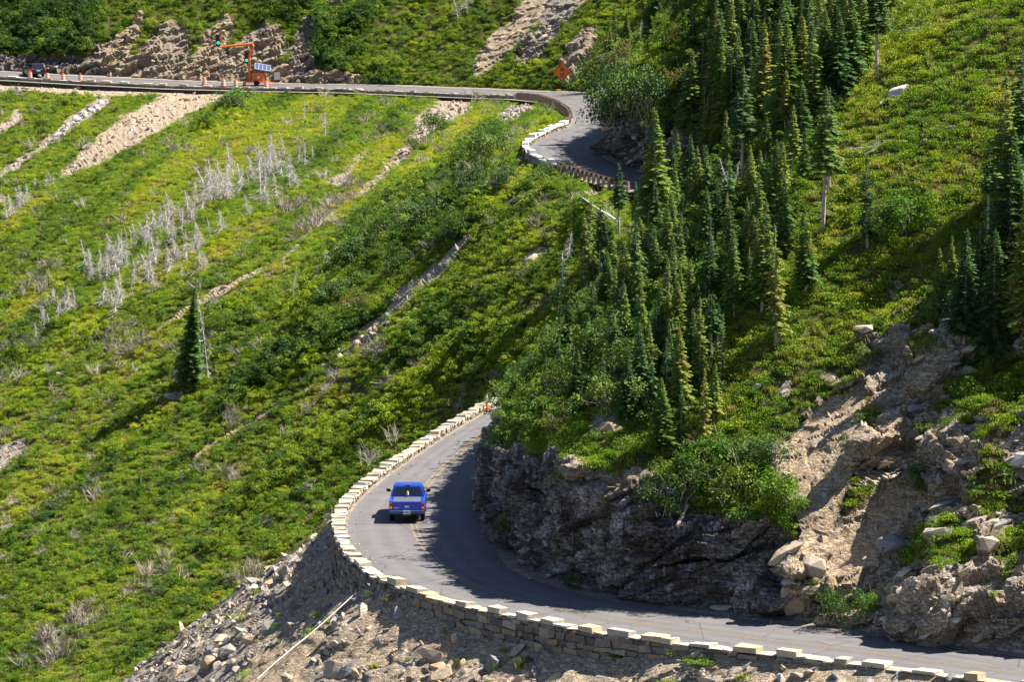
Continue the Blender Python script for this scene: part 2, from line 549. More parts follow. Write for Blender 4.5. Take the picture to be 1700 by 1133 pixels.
def add_sheet(name, P, mask, mat=None, rock=None, rockamp=1.0, up=(0, 0, 1), soft=.12, fixed=None, kind="structure"):
    n = grid_normals(P)
    # orient the relief towards the open air
    s = np.sign((n @ np.asarray(up, float)))[..., None]; s[s == 0] = 1
    n = n * s
    d = fbm(P * .35, 4, 41) * .35 + fbm(P * 1.6, 3, 51) * soft
    rk_ = 0 if rock is None else rock
    d = d * (1 - .85 * rk_)
    if rock is not None:
        m = rock > .02
        dd = np.zeros(rock.shape)
        if m.any(): dd[m] = rock_disp(P[m], rockamp)
        for _ in range(0):                       # worn edges instead of needles
            dd[1:-1, 1:-1] = (dd[1:-1, 1:-1] * 4 + dd[:-2, 1:-1] + dd[2:, 1:-1] + dd[1:-1, :-2] + dd[1:-1, 2:]) / 8
        d = d * (1 - rock * .3) + dd * rock + fbm(P * .22, 2, 61) * .3 * rock
    if fixed is not None: d = d * fixed
    P = P + n * d[..., None]
    r, c = P.shape[:2]
    o = obj_np(name, P.reshape(-1, 3), grid_faces(r, c), mat or M_TER, smooth=False, attrs={"mask": ('POINT', mask.reshape(-1, 3))})
    if sum(o.data.polygons[q].normal.dot(Vector(up)) for q in range(0, len(o.data.polygons), 997)) < 0: o.data.flip_normals()
    tag(o, kind=kind)
    k = 2
    Pc = P[::k, ::k]; r2, c2 = Pc.shape[:2]
    BVHS[name] = BVHTree.FromPolygons([Vector(v) for v in Pc.reshape(-1, 3).tolist()], grid_faces(r2, c2).tolist())
    SHEETS[name] = (P, mask, to_px(P))
    return o

def hit(px, py, which=None):
    u, t = ray(px, py)
    d = Vector((float(u), 1.0, -float(t))).normalized()
    best = None
    for k, b in BVHS.items():
        if which and k not in which: continue
        loc, nrm, i, dist = b.ray_cast(Vector((0, 0, 0)), d)
        if loc is not None and (best is None or dist < best[1]): best = (loc, dist, k, nrm)
    return best

# ---- hillside below the far road (image-gridded, thin-plate depth)
ctl = [(-250, 1290, 315), (0, 1133, 322), (300, 1133, 308), (600, 1133, 294), (900, 900, 296), (0, 700, 384), (400, 700, 358), (800, 700, 326),
       (0, 400, 445), (300, 400, 416), (600, 400, 388), (850, 400, 350), (1000, 400, 335), (1250, 500, 316), (0, 250, 490), (400, 250, 462), (700, 250, 434),
       (800, 220, 424), (850, 300, 367), (950, 335, 350), (1100, 370, 333), (1250, 700, 300), (-250, 400, 460), (-250, 800, 380), (860, 215, 418), (900, 196, 416), (1300, 400, 328), (1300, 1250, 280)]
for k in range(0, len(FO), 10):
    if FO[k][1] < 432:
        p = FO[k] + np.array([nf[k][0], nf[k][1], 0]) * 4; p[2] -= 1.6
        qx, qy = to_px(p)
        ctl.append((float(qx), float(qy), float(p[1])))
for k in range(0, len(FO), 12):
    p = FO[k] - np.array([nf[k][0], nf[k][1], 0]) * .7; p[2] -= .5
    qx, qy = to_px(p)
    ctl.append((float(qx), float(qy), float(p[1])))
ctl = np.array(ctl, float)
def tps_fit(C):
    X = C[:, :2] / 300.0; v = C[:, 2]
    r = np.linalg.norm(X[:, None] - X[None], axis=-1)
    K = np.where(r > 0, r ** 2 * np.log(r + 1e-12), 0) + np.eye(len(X)) * 1e-4
    A = np.c_[np.ones(len(X)), X]
    M = np.block([[K, A], [A.T, np.zeros((3, 3))]])
    return X, np.linalg.solve(M, np.r_[v, 0, 0, 0])
TX, TW = tps_fit(ctl)
def tps(px, py):
    Q = np.stack([px.ravel(), py.ravel()], -1) / 300.0
    out = np.empty(len(Q))
    for a in range(0, len(Q), 20000):
        q = Q[a:a + 20000]
        r = np.linalg.norm(q[:, None] - TX[None], axis=-1)
        out[a:a + 20000] = np.where(r > 0, r ** 2 * np.log(r + 1e-12), 0) @ TW[:-3] + TW[-3] + q @ TW[-2:]
    return out.reshape(px.shape)

# top edge of the hillside in the picture: just under the outer road edge
cols = np.arange(-300, 1300, 3.4)
top = np.interp(cols, [-420, -150, 0, 134, 285, 436, 570, 694, 788, 860, 880, 900, 930, 950, 957, 975, 1040, 1064, 1160, 1300], [121, 127, 134, 142, 149, 153, 155, 160, 164, 168, 172, 178, 190, 205, 222, 260, 313, 321, 333, 348])
vv = np.linspace(0, 1, 330)
PX = cols[None, :] + 0 * vv[:, None]
PY = top[None, :] + (1290 - top[None, :]) * vv[:, None]
YY = tps(PX, PY)
P1 = at(PX, PY, YY)
nz = noise_px(PX, PY, 160, 28, -38, 3, 4); nz2 = noise_px(PX, PY, 30, 18, -38, 9, 3)
bare1 = np.zeros(PX.shape); grey1 = np.zeros(PX.shape)
wpx = PX + nz2 * 9; wpy = PY + nz * 8
def S(pts, soft=.5): return stroke(wpx, wpy, pts, soft)
for pts, g in [
    ([(400, 152, 12), (300, 168, 22), (215, 215, 26), (150, 262, 18), (105, 288, 8)], .15),
    ([(-50, 138, 8), (150, 150, 9), (400, 155, 6)], .2),
    ([(175, 165, 9), (125, 200, 10), (92, 225, 8), (60, 250, 7), (0, 290, 6)], .7),
    ([(30, 190, 8), (0, 215, 8)], .3), ([(0, 330, 8), (-20, 350, 12)], .5),
    ([(760, 172, 26), (705, 205, 22), (690, 235, 14), (640, 290, 8), (600, 320, 7)], .45),
    ([(610, 250, 4), (560, 300, 8), (548, 300, 5)], .4),
    ([(880, 178, 12), (835, 195, 12), (825, 205, 8)], .8),
    ([(930, 290, 7), (880, 320, 6), (840, 332, 4)], .2),
    ([(990, 318, 10), (940, 322, 6)], .1),
    ([(812, 360, 3), (775, 395, 5), (735, 440, 9), (680, 480, 11), (650, 520, 9), (620, 545, 16), (575, 585, 13), (540, 615, 7), (500, 640, 4)], .55),
    ([(900, 420, 9), (870, 433, 4)], .6),
    ([(560, 350, 3), (500, 400, 3), (470, 430, 3)], .3),
    ([(440, 440, 3), (350, 490, 5), (300, 520, 4), (240, 560, 3)], .0),
    ([(520, 640, 3), (430, 690, 3), (340, 750, 3), (300, 790, 2)], .0),
    ([(30, 740, 10), (-20, 770, 22)], .9), ([(105, 620, 4), (95, 625, 4)], .4), ([(295, 652, 7), (280, 655, 5)], .9)]:
    s_ = S(pts)
    if pts[0][0] == 812: s_ = s_ * sstep(-.28, .02, noise_px(PX, PY, 60, 24, -38, 71))
    bare1 = np.maximum(bare1, s_); grey1 = np.where(s_ > .3, g, grey1)
bare1 = np.clip(bare1 + np.where(nz > .62, .25, 0), 0, 1)
mask1 = np.stack([bare1, grey1, 0 * bare1], -1)
fx = np.ones(PX.shape); fx[:6] *= np.linspace(0, 1, 6)[:, None]
add_sheet("lower_hillside", P1, mask1, rock=bare1 * .28, rockamp=.7, up=(-.4, -.5, .7), fixed=fx)

# ---- profile sheets
def profile_sheet(base, nrm, common, turn, prof, S_arc, sign=1):
    """base (n,3); the line climbs along nrm and swings to 'common' after 'turn' metres. prof(k, s)-> slope angle (rad)"""
    n = len(base); m = len(S_arc)
    P = np.zeros((m, n, 3)); P[0] = base
    for j in range(1, m):
        ds = S_arc[j] - S_arc[j - 1]
        ang = prof(S_arc[j])
        w = sstep(0, turn, S_arc[j])
        dr = nrm * (1 - w) + np.asarray(common)[None] * w
        dr /= np.linalg.norm(dr, axis=1)[:, None]
        P[j, :, :2] = P[j - 1, :, :2] + dr * (np.cos(ang) * ds)[:, None]
        P[j, :, 2] = P[j - 1, :, 2] + sign * np.sin(ang) * ds
    return P

# uphill side of the near road
B4 = densify(np.vstack([NI[::8], [[45, 262, ZN]]]), .10, 1.2)
n4, _ = normals2d(B4)
if n4[30][1] < 0: n4 = -n4
B4 = B4 + np.c_[n4, np.zeros(len(n4))] * (.55 + .35 * fbm(B4 * .4, 3, 77))[:, None]
bx, by = to_px(B4)
back = sstep(206, 250, B4[:, 1])                       # going round the spur
nn4 = n4.copy(); nn4[:, 0] = np.maximum(nn4[:, 0], .35); nn4 /= np.linalg.norm(nn4, axis=1)[:, None]
hx = np.where(B4[:, 1] > 196, 790, bx)
cliff_h = np.interp(hx, [790, 835, 900, 980, 1060, 1150, 1250, 1315, 1345, 1420, 1500, 1600, 1750], [3.9, 4.6, 5.3, 5.6, 5.0, 3.9, 3.7, 3.4, .5, .6, 2.2, 1.2, 1.8])
cliff_h = cliff_h * (1 - .55 * back) + .5 * fbm(B4 * .5, 3, 79)
rockL = np.interp(hx, [790, 1000, 1060, 1310, 1345, 1420, 1500, 1700, 1900], [6.5, 7, 6, 4, 10.5, 12.5, 12.5, 14.5, 16])
def prof4(s):
    steep = math.radians(80); rocky = math.radians(47); mead = np.radians(37.5) * (1 - .55 * back)
    w1 = sstep(-.4, .4, s - cliff_h)
    w2 = sstep(-1.5, 1.5, s - rockL)
    low = np.where(hx > 1330, np.where(s < cliff_h, math.radians(72), rocky), rocky)
    return steep * (1 - w1) + w1 * (low * (1 - w2) + mead * w2)
arc = np.r_[np.arange(0, 18, .09), np.arange(18, 45, .14), np.arange(45, 75, .5)]
P4 = profile_sheet(B4, nn4, (.75, .66), 9, prof4, arc)
P4[0, :, 2] -= .3
PX, PY = to_px(P4)
s4 = arc[:, None] + 0 * P4[..., 0]
n1 = fbm(P4 * .6, 4, 91); n2 = fbm(P4 * 1.9, 3, 93)
rk = 1 - sstep(-.6, .6, s4 - (cliff_h[None] + .3 + n1 * .8))
# rocky right-hand flank, read from the picture
flank = inpoly(PX + n1 * 26, PY + n2 * 26, [(1330, 1060), (1318, 900), (1290, 800), (1290, 740), (1330, 690), (1400, 620), (1440, 560), (1500, 500), (1580, 520), (1640, 440), (1720, 400), (2000, 380), (2000, 1200), (1330, 1200)])
rk = np.maximum(rk, flank * .9)
green = inpoly(PX + n1 * 20, PY + n2 * 20, [(1560, 640), (1640, 590), (1720, 600), (1720, 700), (1640, 700), (1600, 690)])
dirt = inpoly(PX + n1 * 12, PY + n2 * 12, [(1300, 720), (1380, 660), (1440, 640), (1430, 760), (1400, 850), (1390, 930), (1330, 960), (1320, 860), (1290, 800)]) | inpoly(PX + n1 * 12, PY + n2 * 12, [(1400, 860), (1500, 780), (1560, 800), (1480, 880), (1420, 960), (1370, 980)])
patch = (fbm(P4 * .55, 3, 181) > .16) & (PX > 1340) & ~dirt & (s4 > cliff_h[None] + 1.0)
rk = np.where(green, rk * .3, rk); rk = np.where(patch, rk * .35, rk)
spots = np.zeros(PX.shape)
for (x, y, r) in [(1300, 650, 16), (1310, 640, 8), (1380, 625, 14), (1490, 470, 10), (1482, 490, 8), (1340, 680, 12), (1270, 670, 9), (1240, 690, 8), (1258, 640, 8), (1575, 214, 10), (1020, 700, 30), (1450, 590, 10), (1430, 580, 8)]:
    spots = np.maximum(spots, 1 - sstep(.6, 1.2, np.hypot(PX + n1 * 10 - x, (PY + n2 * 10 - y) * 1.5) / r))
bare4 = np.clip(np.maximum(rk * 1.2, spots), 0, 1)
tanness = np.clip(sstep(1290, 1340, PX) * (.60 + .9 * fbm(P4 * np.array([.5, .5, 1.2]), 3, 171)) + sstep(-.1, .5, n1) * .3 + (np.hypot(PX - 1020, (PY - 760)) < 70) * .5, 0, 1)
tanness = np.where(dirt, 1.0, tanness)
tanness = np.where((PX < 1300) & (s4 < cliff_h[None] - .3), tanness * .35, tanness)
shade_dark = ((PX < 1320) & (s4 < cliff_h[None])) * sstep(0.0, .5, fbm(P4 * np.array([.5, .5, .15]), 3, 95) + .35) * .75  # shade of the road cliff painted into its colour as dark streaks
mask4 = np.stack([bare4, 1 - tanness, shade_dark], -1)
rockamp = np.where(dirt, .18, np.where(PX > 1330, 1.35, 1.15))
# buttresses that stand out of the face
P4b = P4.copy()
for (x, y, r, a) in [(1015, 770, 55, 1.3), (850, 800, 45, .8), (1075, 900, 45, .7), (1330, 960, 32, 1.0), (1255, 930, 40, -.7), (1460, 760, 45, .9), (1520, 830, 60, -1.2), (1600, 780, 60, 1.2), (1560, 960, 55, 1.2), (1660, 640, 40, -1.0), (1500, 940, 35, -1.0), (1680, 850, 40, -1.2), (1640, 1000, 60, .6)]:
    g = 1.35 * a * np.exp(-((PX - x) ** 2 + (PY - y) ** 2) / (2 * r * r)) * (P4[..., 1] < 215)
    P4b[..., 0] -= g * .55; P4b[..., 1] -= g * .8
fx = np.ones(PX.shape); fx[:3] *= np.linspace(0, 1, 3)[:, None]
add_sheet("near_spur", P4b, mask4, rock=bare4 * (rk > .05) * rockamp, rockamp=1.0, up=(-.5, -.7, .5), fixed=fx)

# ---- talus below the near road
B5 = densify(np.vstack([NO[::8], [[45, 268, ZN]]]), .12, 1.0)
n5, _ = normals2d(B5)
if n5[30][1] > 0: n5 = -n5
bx5, by5 = to_px(B5)
wall_drop = np.interp(by5, [670, 760, 830, 870, 905, 935, 955, 975], [.6, .7, .8, 1.1, 1.9, 2.2, 1.4, .35])
right = np.interp(bx5, [600, 640, 700, 760, 830, 1000, 1130, 1250, 1350, 1500, 1700], [1.0, .35, .3, .8, 1.25, 1.2, .6, .35, .2, .1, .1])
wall_drop = np.where((by5 > 960), right, wall_drop)
wall_drop = densify(np.c_[np.arange(len(wall_drop)) * .12, wall_drop, 0 * wall_drop], .12, 1.5)[:, 1]
wall_drop = wall_drop[:len(B5)] if len(wall_drop) >= len(B5) else np.r_[wall_drop, np.full(len(B5) - len(wall_drop), wall_drop[-1])]
base5 = B5 + np.c_[n5 * .40, -wall_drop * .75 + .26 + .12 * sstep(1000, 1200, bx5)]
arc5 = np.r_[np.arange(0, 22, .11), np.arange(22, 60, .4)]
ang5 = 31 + 7.5 * sstep(.72, .97, -n5[:, 0])
def prof5(s): return np.radians(ang5 + 3 * fbm(np.c_[B5[:, 0] * .2, B5[:, 1] * .2, B5[:, 0] * 0 + s * .15], 2, 7))
P5 = profile_sheet(base5, n5, (-.66, -.75), 400, prof5, arc5, -1)
PX, PY = to_px(P5)
n1 = fbm(P5 * .5, 4, 101); n2 = fbm(P5 * 2.3, 3, 103)
bare5 = np.where((P5[..., 1] < 206), 1.0, .1 + 0 * n1) 
bare5 = np.where(P5[..., 1] >= 206, np.clip(1 - (P5[..., 1] - 206) / 8 , 0, 1), bare5)
grey5 = np.clip(.22 + n1 * .5 + (PX < 540) * .3, 0, 1)
sand = inpoly(PX + n2 * 8, PY + n1 * 10, [(560, 1045), (530, 1080), (500, 1140), (430, 1140), (390, 1133), (440, 1080), (520, 1050)])
grey5 = np.where(sand, 0, grey5)
rock5 = np.where(sand, .08, np.clip(.30 + .4 * n1, .10, .6)) * (bare5 > .3)
add_sheet("talus_slope", P5, np.stack([bare5, grey5, 0 * bare5], -1), rock=rock5, rockamp=.75, up=(-.5, -.5, .7), fixed=sstep(0, 1.6, arc5)[:, None] + 0 * PX)

# ---- uphill side of the far road (cut bank, far spur)

B2 = FI.copy(); n2d = nf.copy()
shoulder = .15 + 2.05 * farpart
B2 = B2 + np.c_[n2d, np.zeros(len(n2d))] * shoulder[:, None]
B2s = densify(B2, .22, 3.0)
n2d, _ = normals2d(B2s)
if n2d[40][1] < 0: n2d = -n2d
bx2, by2 = to_px(B2s)
mid = 1 - sstep(430, 470, B2s[:, 1])
h2 = np.interp(bx2, [-100, 0, 60, 150, 200, 330, 470, 560, 620, 800, 870, 950], [2.5, 3, 3.2, 3.6, 4.2, 4.2, 3.4, 2.0, .6, .3, 1.2, 3.0])
h2 = h2 * .85 * (1 - mid) + mid * 4.6
h2 = np.maximum(.1, h2 + .8 * fbm(B2s * .3, 3, 111))
def prof2(s):
    w1 = sstep(-.4, .4, s - h2)
    up = np.radians(36) * (1 - mid) + np.radians(37) * mid
    return (np.radians(49) * (1 - mid) + np.radians(83) * mid) * (1 - w1) + up * w1
arc2 = np.r_[np.arange(0, 14, .16), np.arange(14, 40, .25), np.arange(40, 90, 1.0)]
P2 = profile_sheet(B2s, n2d, (.62, .78), 16, prof2, arc2)
P2[0, :, 2] -= .6
PX, PY = to_px(P2)
s2 = arc2[:, None] + 0 * PX
n1 = fbm(P2 * .25, 4, 121); n2_ = fbm(P2 * .9, 3, 123)
wpx = PX + n1 * 14; wpy = PY + n2_ * 8
bare2 = 1 - sstep(-.5, .5, s2 - h2[None] - n1)
bare2 *= (P2[..., 1] < 470) | (bx2[None] < 600)
grey2 = np.where(P2[..., 1] < 460, .9, .0) + 0 * s2
for pts, g in [
    ([(960, -20, 30), (890, 10, 24), (850, 50, 22), (815, 90, 22), (790, 120, 9)], .1),
    ([(940, 10, 24), (900, 60, 14), (870, 95, 14)], .75),
    ([(985, 60, 14), (960, 90, 20), (945, 125, 16)], .25),
    ([(232, 30, 6), (215, 60, 16), (180, 100, 32)], .0), ([(285, 70, 34), (260, 110, 34)], .3),
    ([(375, 40, 16), (350, 85, 26), (335, 118, 26)], .0), ([(445, 75, 34), (400, 110, 30)], .25), ([(510, 45, 18), (500, 110, 24)], .7),
    ([(150, 70, 5), (160, 120, 8)], .3), ([(560, 5, 10), (540, 12, 6)], .4), ([(640, 105, 6), (610, 140, 4)], .5)]:
    s_ = S(pts); bare2 = np.maximum(bare2, s_ * (P2[..., 1] > 440)); grey2 = np.where((s_ > .3) & (P2[..., 1] > 440), g, grey2)
grey2 = np.where(PX < 165, np.maximum(grey2, .9), grey2)  # left end of the bank greyed to paint in its shade
mask2 = np.stack([bare2, grey2, .6 * ((P2[..., 1] < 460) | (PX < 165)) * bare2], -1)  # last channel: painted shade on the left bank; darkens the far spur cliff too
smoothsand = S([(960, -20, 30), (890, 10, 24), (850, 50, 22), (815, 90, 22), (790, 120, 9)]) * (P2[..., 1] > 440)
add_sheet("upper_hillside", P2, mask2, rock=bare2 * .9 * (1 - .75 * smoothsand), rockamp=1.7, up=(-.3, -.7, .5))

# roadside gravel
def offset(P, n, d, dz=0):
    return P + np.c_[n * d, np.full(len(P), dz)]
nI2, _ = normals2d(NI)
if nI2[20][1] < 0: nI2 = -nI2
strip("roadside_gravel", offset(NI, nI2, -.15, .012), offset(NI, nI2, 1.6, .06), 4, M_GRAV)
nO2 = -nI2
strip("roadside_gravel", offset(NO, normals2d(NO)[0] * (1 if normals2d(NO)[0][20][1] < 0 else -1), -.12, .008), offset(NO, normals2d(NO)[0] * (1 if normals2d(NO)[0][20][1] < 0 else -1), .45, .01), 3, M_GRAV)
strip("roadside_gravel", FI + np.c_[-nf * .2, np.full(len(nf), .02)], FI + np.c_[nf * (shoulder + .5)[:, None], np.full(len(nf), .12)], 4, M_GRAV)
strip("roadside_gravel", FO + np.c_[-nf * (.70 + .8 * farpart)[:, None], np.full(len(nf), -.12)], FO + np.c_[nf * .2, np.full(len(nf), .012)], 4, M_GRAV)
# ------------------------------------------------------------------ foliage materials
def mat_leaf(name, stops, dark=(.02, .04, .008), instancer=False, transl=.35, rough=.6, patch=1.0, hue=0.0):
    """stops: colour ramp over a per-plant random number; wide patches follow the place"""
    m = NT(name)
    P = m.pos()
    if instancer:
        a = m.attr("tint", 'INSTANCER'); key = a.outputs["Fac"]
    else:
        key = m.node("ShaderNodeObjectInfo").outputs["Random"]
    n1 = m.noise(P, patch, 4, .6)
    n2 = m.noise(P, 5.5, 3, .75)
    k = m.math('ADD', m.math('MULTIPLY', key, .8), m.rng(n1, .3, .7, -.12, .22))
    k = m.math('ADD', k, m.rng(n2, .3, .7, -.10, .14))
    c = m.ramp(k, stops)
    m.color(c); m.rough(rough); m.b.inputs["Specular IOR Level"].default_value = .3
    tr = m.node("ShaderNodeBsdfTranslucent"); m.l.new(c, tr.inputs[0])
    mx = m.node("ShaderNodeMixShader"); mx.inputs[0].default_value = transl
    m.l.new(m.b.outputs[0], mx.inputs[1]); m.l.new(tr.outputs[0], mx.inputs[2]); m.l.new(mx.outputs[0], m.out.inputs[0])
    return m.m

GREENS = [(0, (0.024, 0.076, 0.015)), (.2, (0.065, 0.151, 0.015)), (.36, (0.135, 0.227, 0.015)), (.52, (0.232, 0.324, 0.013)), (.68, (0.356, 0.443, 0.011)), (.84, (0.508, 0.475, 0.032)), (1, (0.389, 0.281, 0.097))]
M_SHRUB = mat_leaf("shrub_leaves", GREENS, instancer=True, patch=.35)
M_BUSH = mat_leaf("bush_leaves", [(0, (.026, .075, .014)), (.5, (.070, .145, .016)), (.8, (.13, .20, .018)), (1, (.19, .24, .03))], patch=.5, transl=.25)
M_FIR = mat_leaf("spruce_needles", [(0, (.045, .115, .034)), (.4, (.095, .19, .040)), (.72, (.19, .28, .040)), (.9, (.30, .31, .06)), (1, (.27, .17, .07))], transl=.3, patch=.6)
M_DEADTWIG = simple("bleached_dead_wood", (.76, .71, .68), .85, 0, .1, .2, 3)
M_GREYBRUSH = simple("grey_bare_twigs", (.38, .33, .29), .9, 0, .1, .2, 3)
M_BARK = simple("pale_bark", (.50, .41, .37), .9, 0, .1, .25, 4)
M_DRY = simple("dry_grass_blades", (.36, .26, .10), .8, 0, .1, .25, 2)

def rot_basis(n, rng):
    """random tangent frame for each normal"""
    n = n / (np.linalg.norm(n, axis=1)[:, None] + 1e-9)
    r = rng.normal(size=n.shape)
    t = np.cross(n, r); t /= np.linalg.norm(t, axis=1)[:, None] + 1e-9
    return n, t, np.cross(n, t)

def leaf_quads(C, N, L, W, rng, fold=.15):
    n, t, b = rot_basis(N, rng)
    L = np.asarray(L).reshape(-1, 1); W = np.asarray(W).reshape(-1, 1)
    v = np.stack([C - t * L * .5, C + b * W * .5 + n * W * fold, C + t * L * .5, C - b * W * .5 + n * W * fold], 1)
    return v.reshape(-1, 3)

def quads_faces(nq): return np.arange(nq * 4).reshape(-1, 4)

def bush_mesh(name, seed, nleaf, size, aspect, mat, lobes=9, h=1.0, stems=True, flat=.85):
    rng = np.random.default_rng(seed)
    # lobes spread in a dome
    lc = rng.normal(size=(lobes, 3)) * np.array([.42, .42, .24]) * 1.0 + np.array([0, 0, .48 * h])
    lc[:, 2] = np.clip(lc[:, 2], .15, h)
    lr = rng.uniform(.24, .46, lobes)
    k = rng.integers(0, lobes, nleaf)
    d = rng.normal(size=(nleaf, 3)); d /= np.linalg.norm(d, axis=1)[:, None]
    d[:, 2] = np.abs(d[:, 2]) * 1.0 - .25
    r = rng.uniform(.45, 1.08, nleaf) ** .6
    C = lc[k] + d * (lr[k] * r)[:, None]
    C[:, 2] = np.maximum(C[:, 2], .02)
    N = d * .4 + rng.normal(size=d.shape) * .55 + np.array([.35, 0, .8])
    L = size * rng.uniform(.6, 1.3, nleaf)
    V = leaf_quads(C, N, L, L * aspect, rng)
    return mesh_np(name, V, quads_faces(nleaf), mat, smooth=False)

def twig_mesh(name, seed, n, mat, h=1.0, spread=.8, w=.02):
    rng = np.random.default_rng(seed)
    V = []; 
    for i in range(n):
        a = rng.uniform(0, 2 * math.pi); lean = rng.uniform(.2, spread)
        b = np.array([rng.normal() * .25, rng.normal() * .25, 0])
        e = b + np.array([math.cos(a) * lean, math.sin(a) * lean, h * rng.uniform(.5, 1.1)])
        mid = (b + e) / 2 + rng.normal(size=3) * .08
        s = np.cross(e - b, rng.normal(size=3)); s = s / np.linalg.norm(s) * w
        V += [b - s, b + s, mid + s * .8, mid - s * .8, mid - s * .8, mid + s * .8, e + s * .25, e - s * .25]
        for q in range(3):
            f = rng.uniform(.3, .9); p = b + (e - b) * f; e2 = p + (e - b) * .3 + rng.normal(size=3) * .16
            V += [p - s * .5, p + s * .5, e2 + s * .2, e2 - s * .2]
    return mesh_np(name, np.array(V), quads_faces(len(V) // 4), mat)

def tuft_mesh(name, seed, n, mat, h=.6, w=.045, spread=.5, base=.25):
    rng = np.random.default_rng(seed)
    V = []
    for i in range(n):
        a = rng.uniform(0, 2 * math.pi)
        b = np.array([rng.normal() * base, rng.normal() * base, -.05]); hh = h * rng.uniform(.5, 1.1)
        d = np.array([math.cos(a), math.sin(a), 0]) * rng.uniform(.1, spread)
        s = np.array([-math.sin(a), math.cos(a), 0]) * w * rng.uniform(.6, 1.3)
        m_ = b + d * .35 + np.array([0, 0, hh * .6]); e = b + d + np.array([0, 0, hh])
        V += [b - s, b + s, m_ + s, m_ - s, m_ - s, m_ + s, e + s * .2, e - s * .2]
    return mesh_np(name, np.array(V), quads_faces(len(V) // 4), mat)

def herb_mesh(name, seed, n, size, mat, h=.5):
    rng = np.random.default_rng(seed)
    C = np.c_[rng.normal(size=n) * .42, rng.normal(size=n) * .42, h * rng.uniform(.05, 1, n)]
    N = rng.normal(size=(n, 3)) * .8 + np.array([.35, -.1, .8])
    L = size * rng.uniform(.6, 1.4, n)
    return mesh_np(name, leaf_quads(C, N, L, L * .75, rng), quads_faces(n), mat)

M_HERB = mat_leaf("herb_leaves", [(0, (0.064, 0.154, 0.015)), (.35, (0.141, 0.270, 0.015)), (.6, (0.245, 0.361, 0.015)), (.8, (0.361, 0.399, 0.018)), (.93, (0.515, 0.438, 0.025)), (1, (0.540, 0.335, 0.064))], instancer=True, patch=.5)
M_GRASSB = mat_leaf("grass_blades", [(0, (0.103, 0.167, 0.026)), (.4, (0.193, 0.258, 0.026)), (.7, (0.309, 0.309, 0.052)), (1, (0.438, 0.335, 0.115))], instancer=True, patch=.6)

def rock_mesh(name, seed, mat, n=14, flat=.6):
    """angular stone: hull of random points"""
    import bmesh
    rng = np.random.default_rng(seed)
    p = rng.normal(size=(n, 3)); p /= np.linalg.norm(p, axis=1)[:, None]
    p *= np.array([.5, .38, .5 * flat]) * rng.uniform(.75, 1.1, (n, 1))
    bm = bmesh.new()
    for q in p: bm.verts.new(q)
    r = bmesh.ops.convex_hull(bm, input=bm.verts)
    for v in [v for v in bm.verts if not v.link_faces]: bm.verts.remove(v)
    bmesh.ops.bevel(bm, geom=list(bm.edges), offset=.018, segments=1, affect='EDGES')
    me = bpy.data.meshes.new(name); bm.to_mesh(me); bm.free(); me.materials.append(mat)
    return me

def mat_stone(name, instancer=True, stops=None):
    m = NT(name); P = m.pos()
    key = m.attr("tint", 'INSTANCER').outputs["Fac"] if instancer else m.node("ShaderNodeObjectInfo").outputs["Random"]
    c = m.ramp(key, stops or [(0, (.17, .165, .19)), (.3, (.31, .29, .30)), (.55, (.43, .36, .29)), (.75, (.54, .44, .32)), (.9, (.50, .34, .19)), (1, (.60, .57, .54))])
    n2 = m.noise(m.mapping(P, (1, 1, 4), (.2, -.3, 0)), 3.0, 6, .7)
    c = m.mix(m.rng(n2, .3, .7, 0, .6), c, (.13, .115, .11))
    m.color(c); m.rough(.9); m.bump(n2, .8, .06)
    return m.m
M_STONE_I = mat_stone("scree_stone", True)
M_STONE = mat_stone("boulder_stone", False)
M_STONEW = mat_stone("pale_boulder_stone", False, [(0, (.50, .48, .50)), (1, (.62, .58, .54))])

# ------------------------------------------------------------------ scattering (ground cover nobody could count)
def proto_collection(name, meshes):
    c = bpy.data.collections.new(name)
    for i, me in enumerate(meshes):
        o = bpy.data.objects.new("%s_%02d" % (name, i), me); c.objects.link(o)
    return c

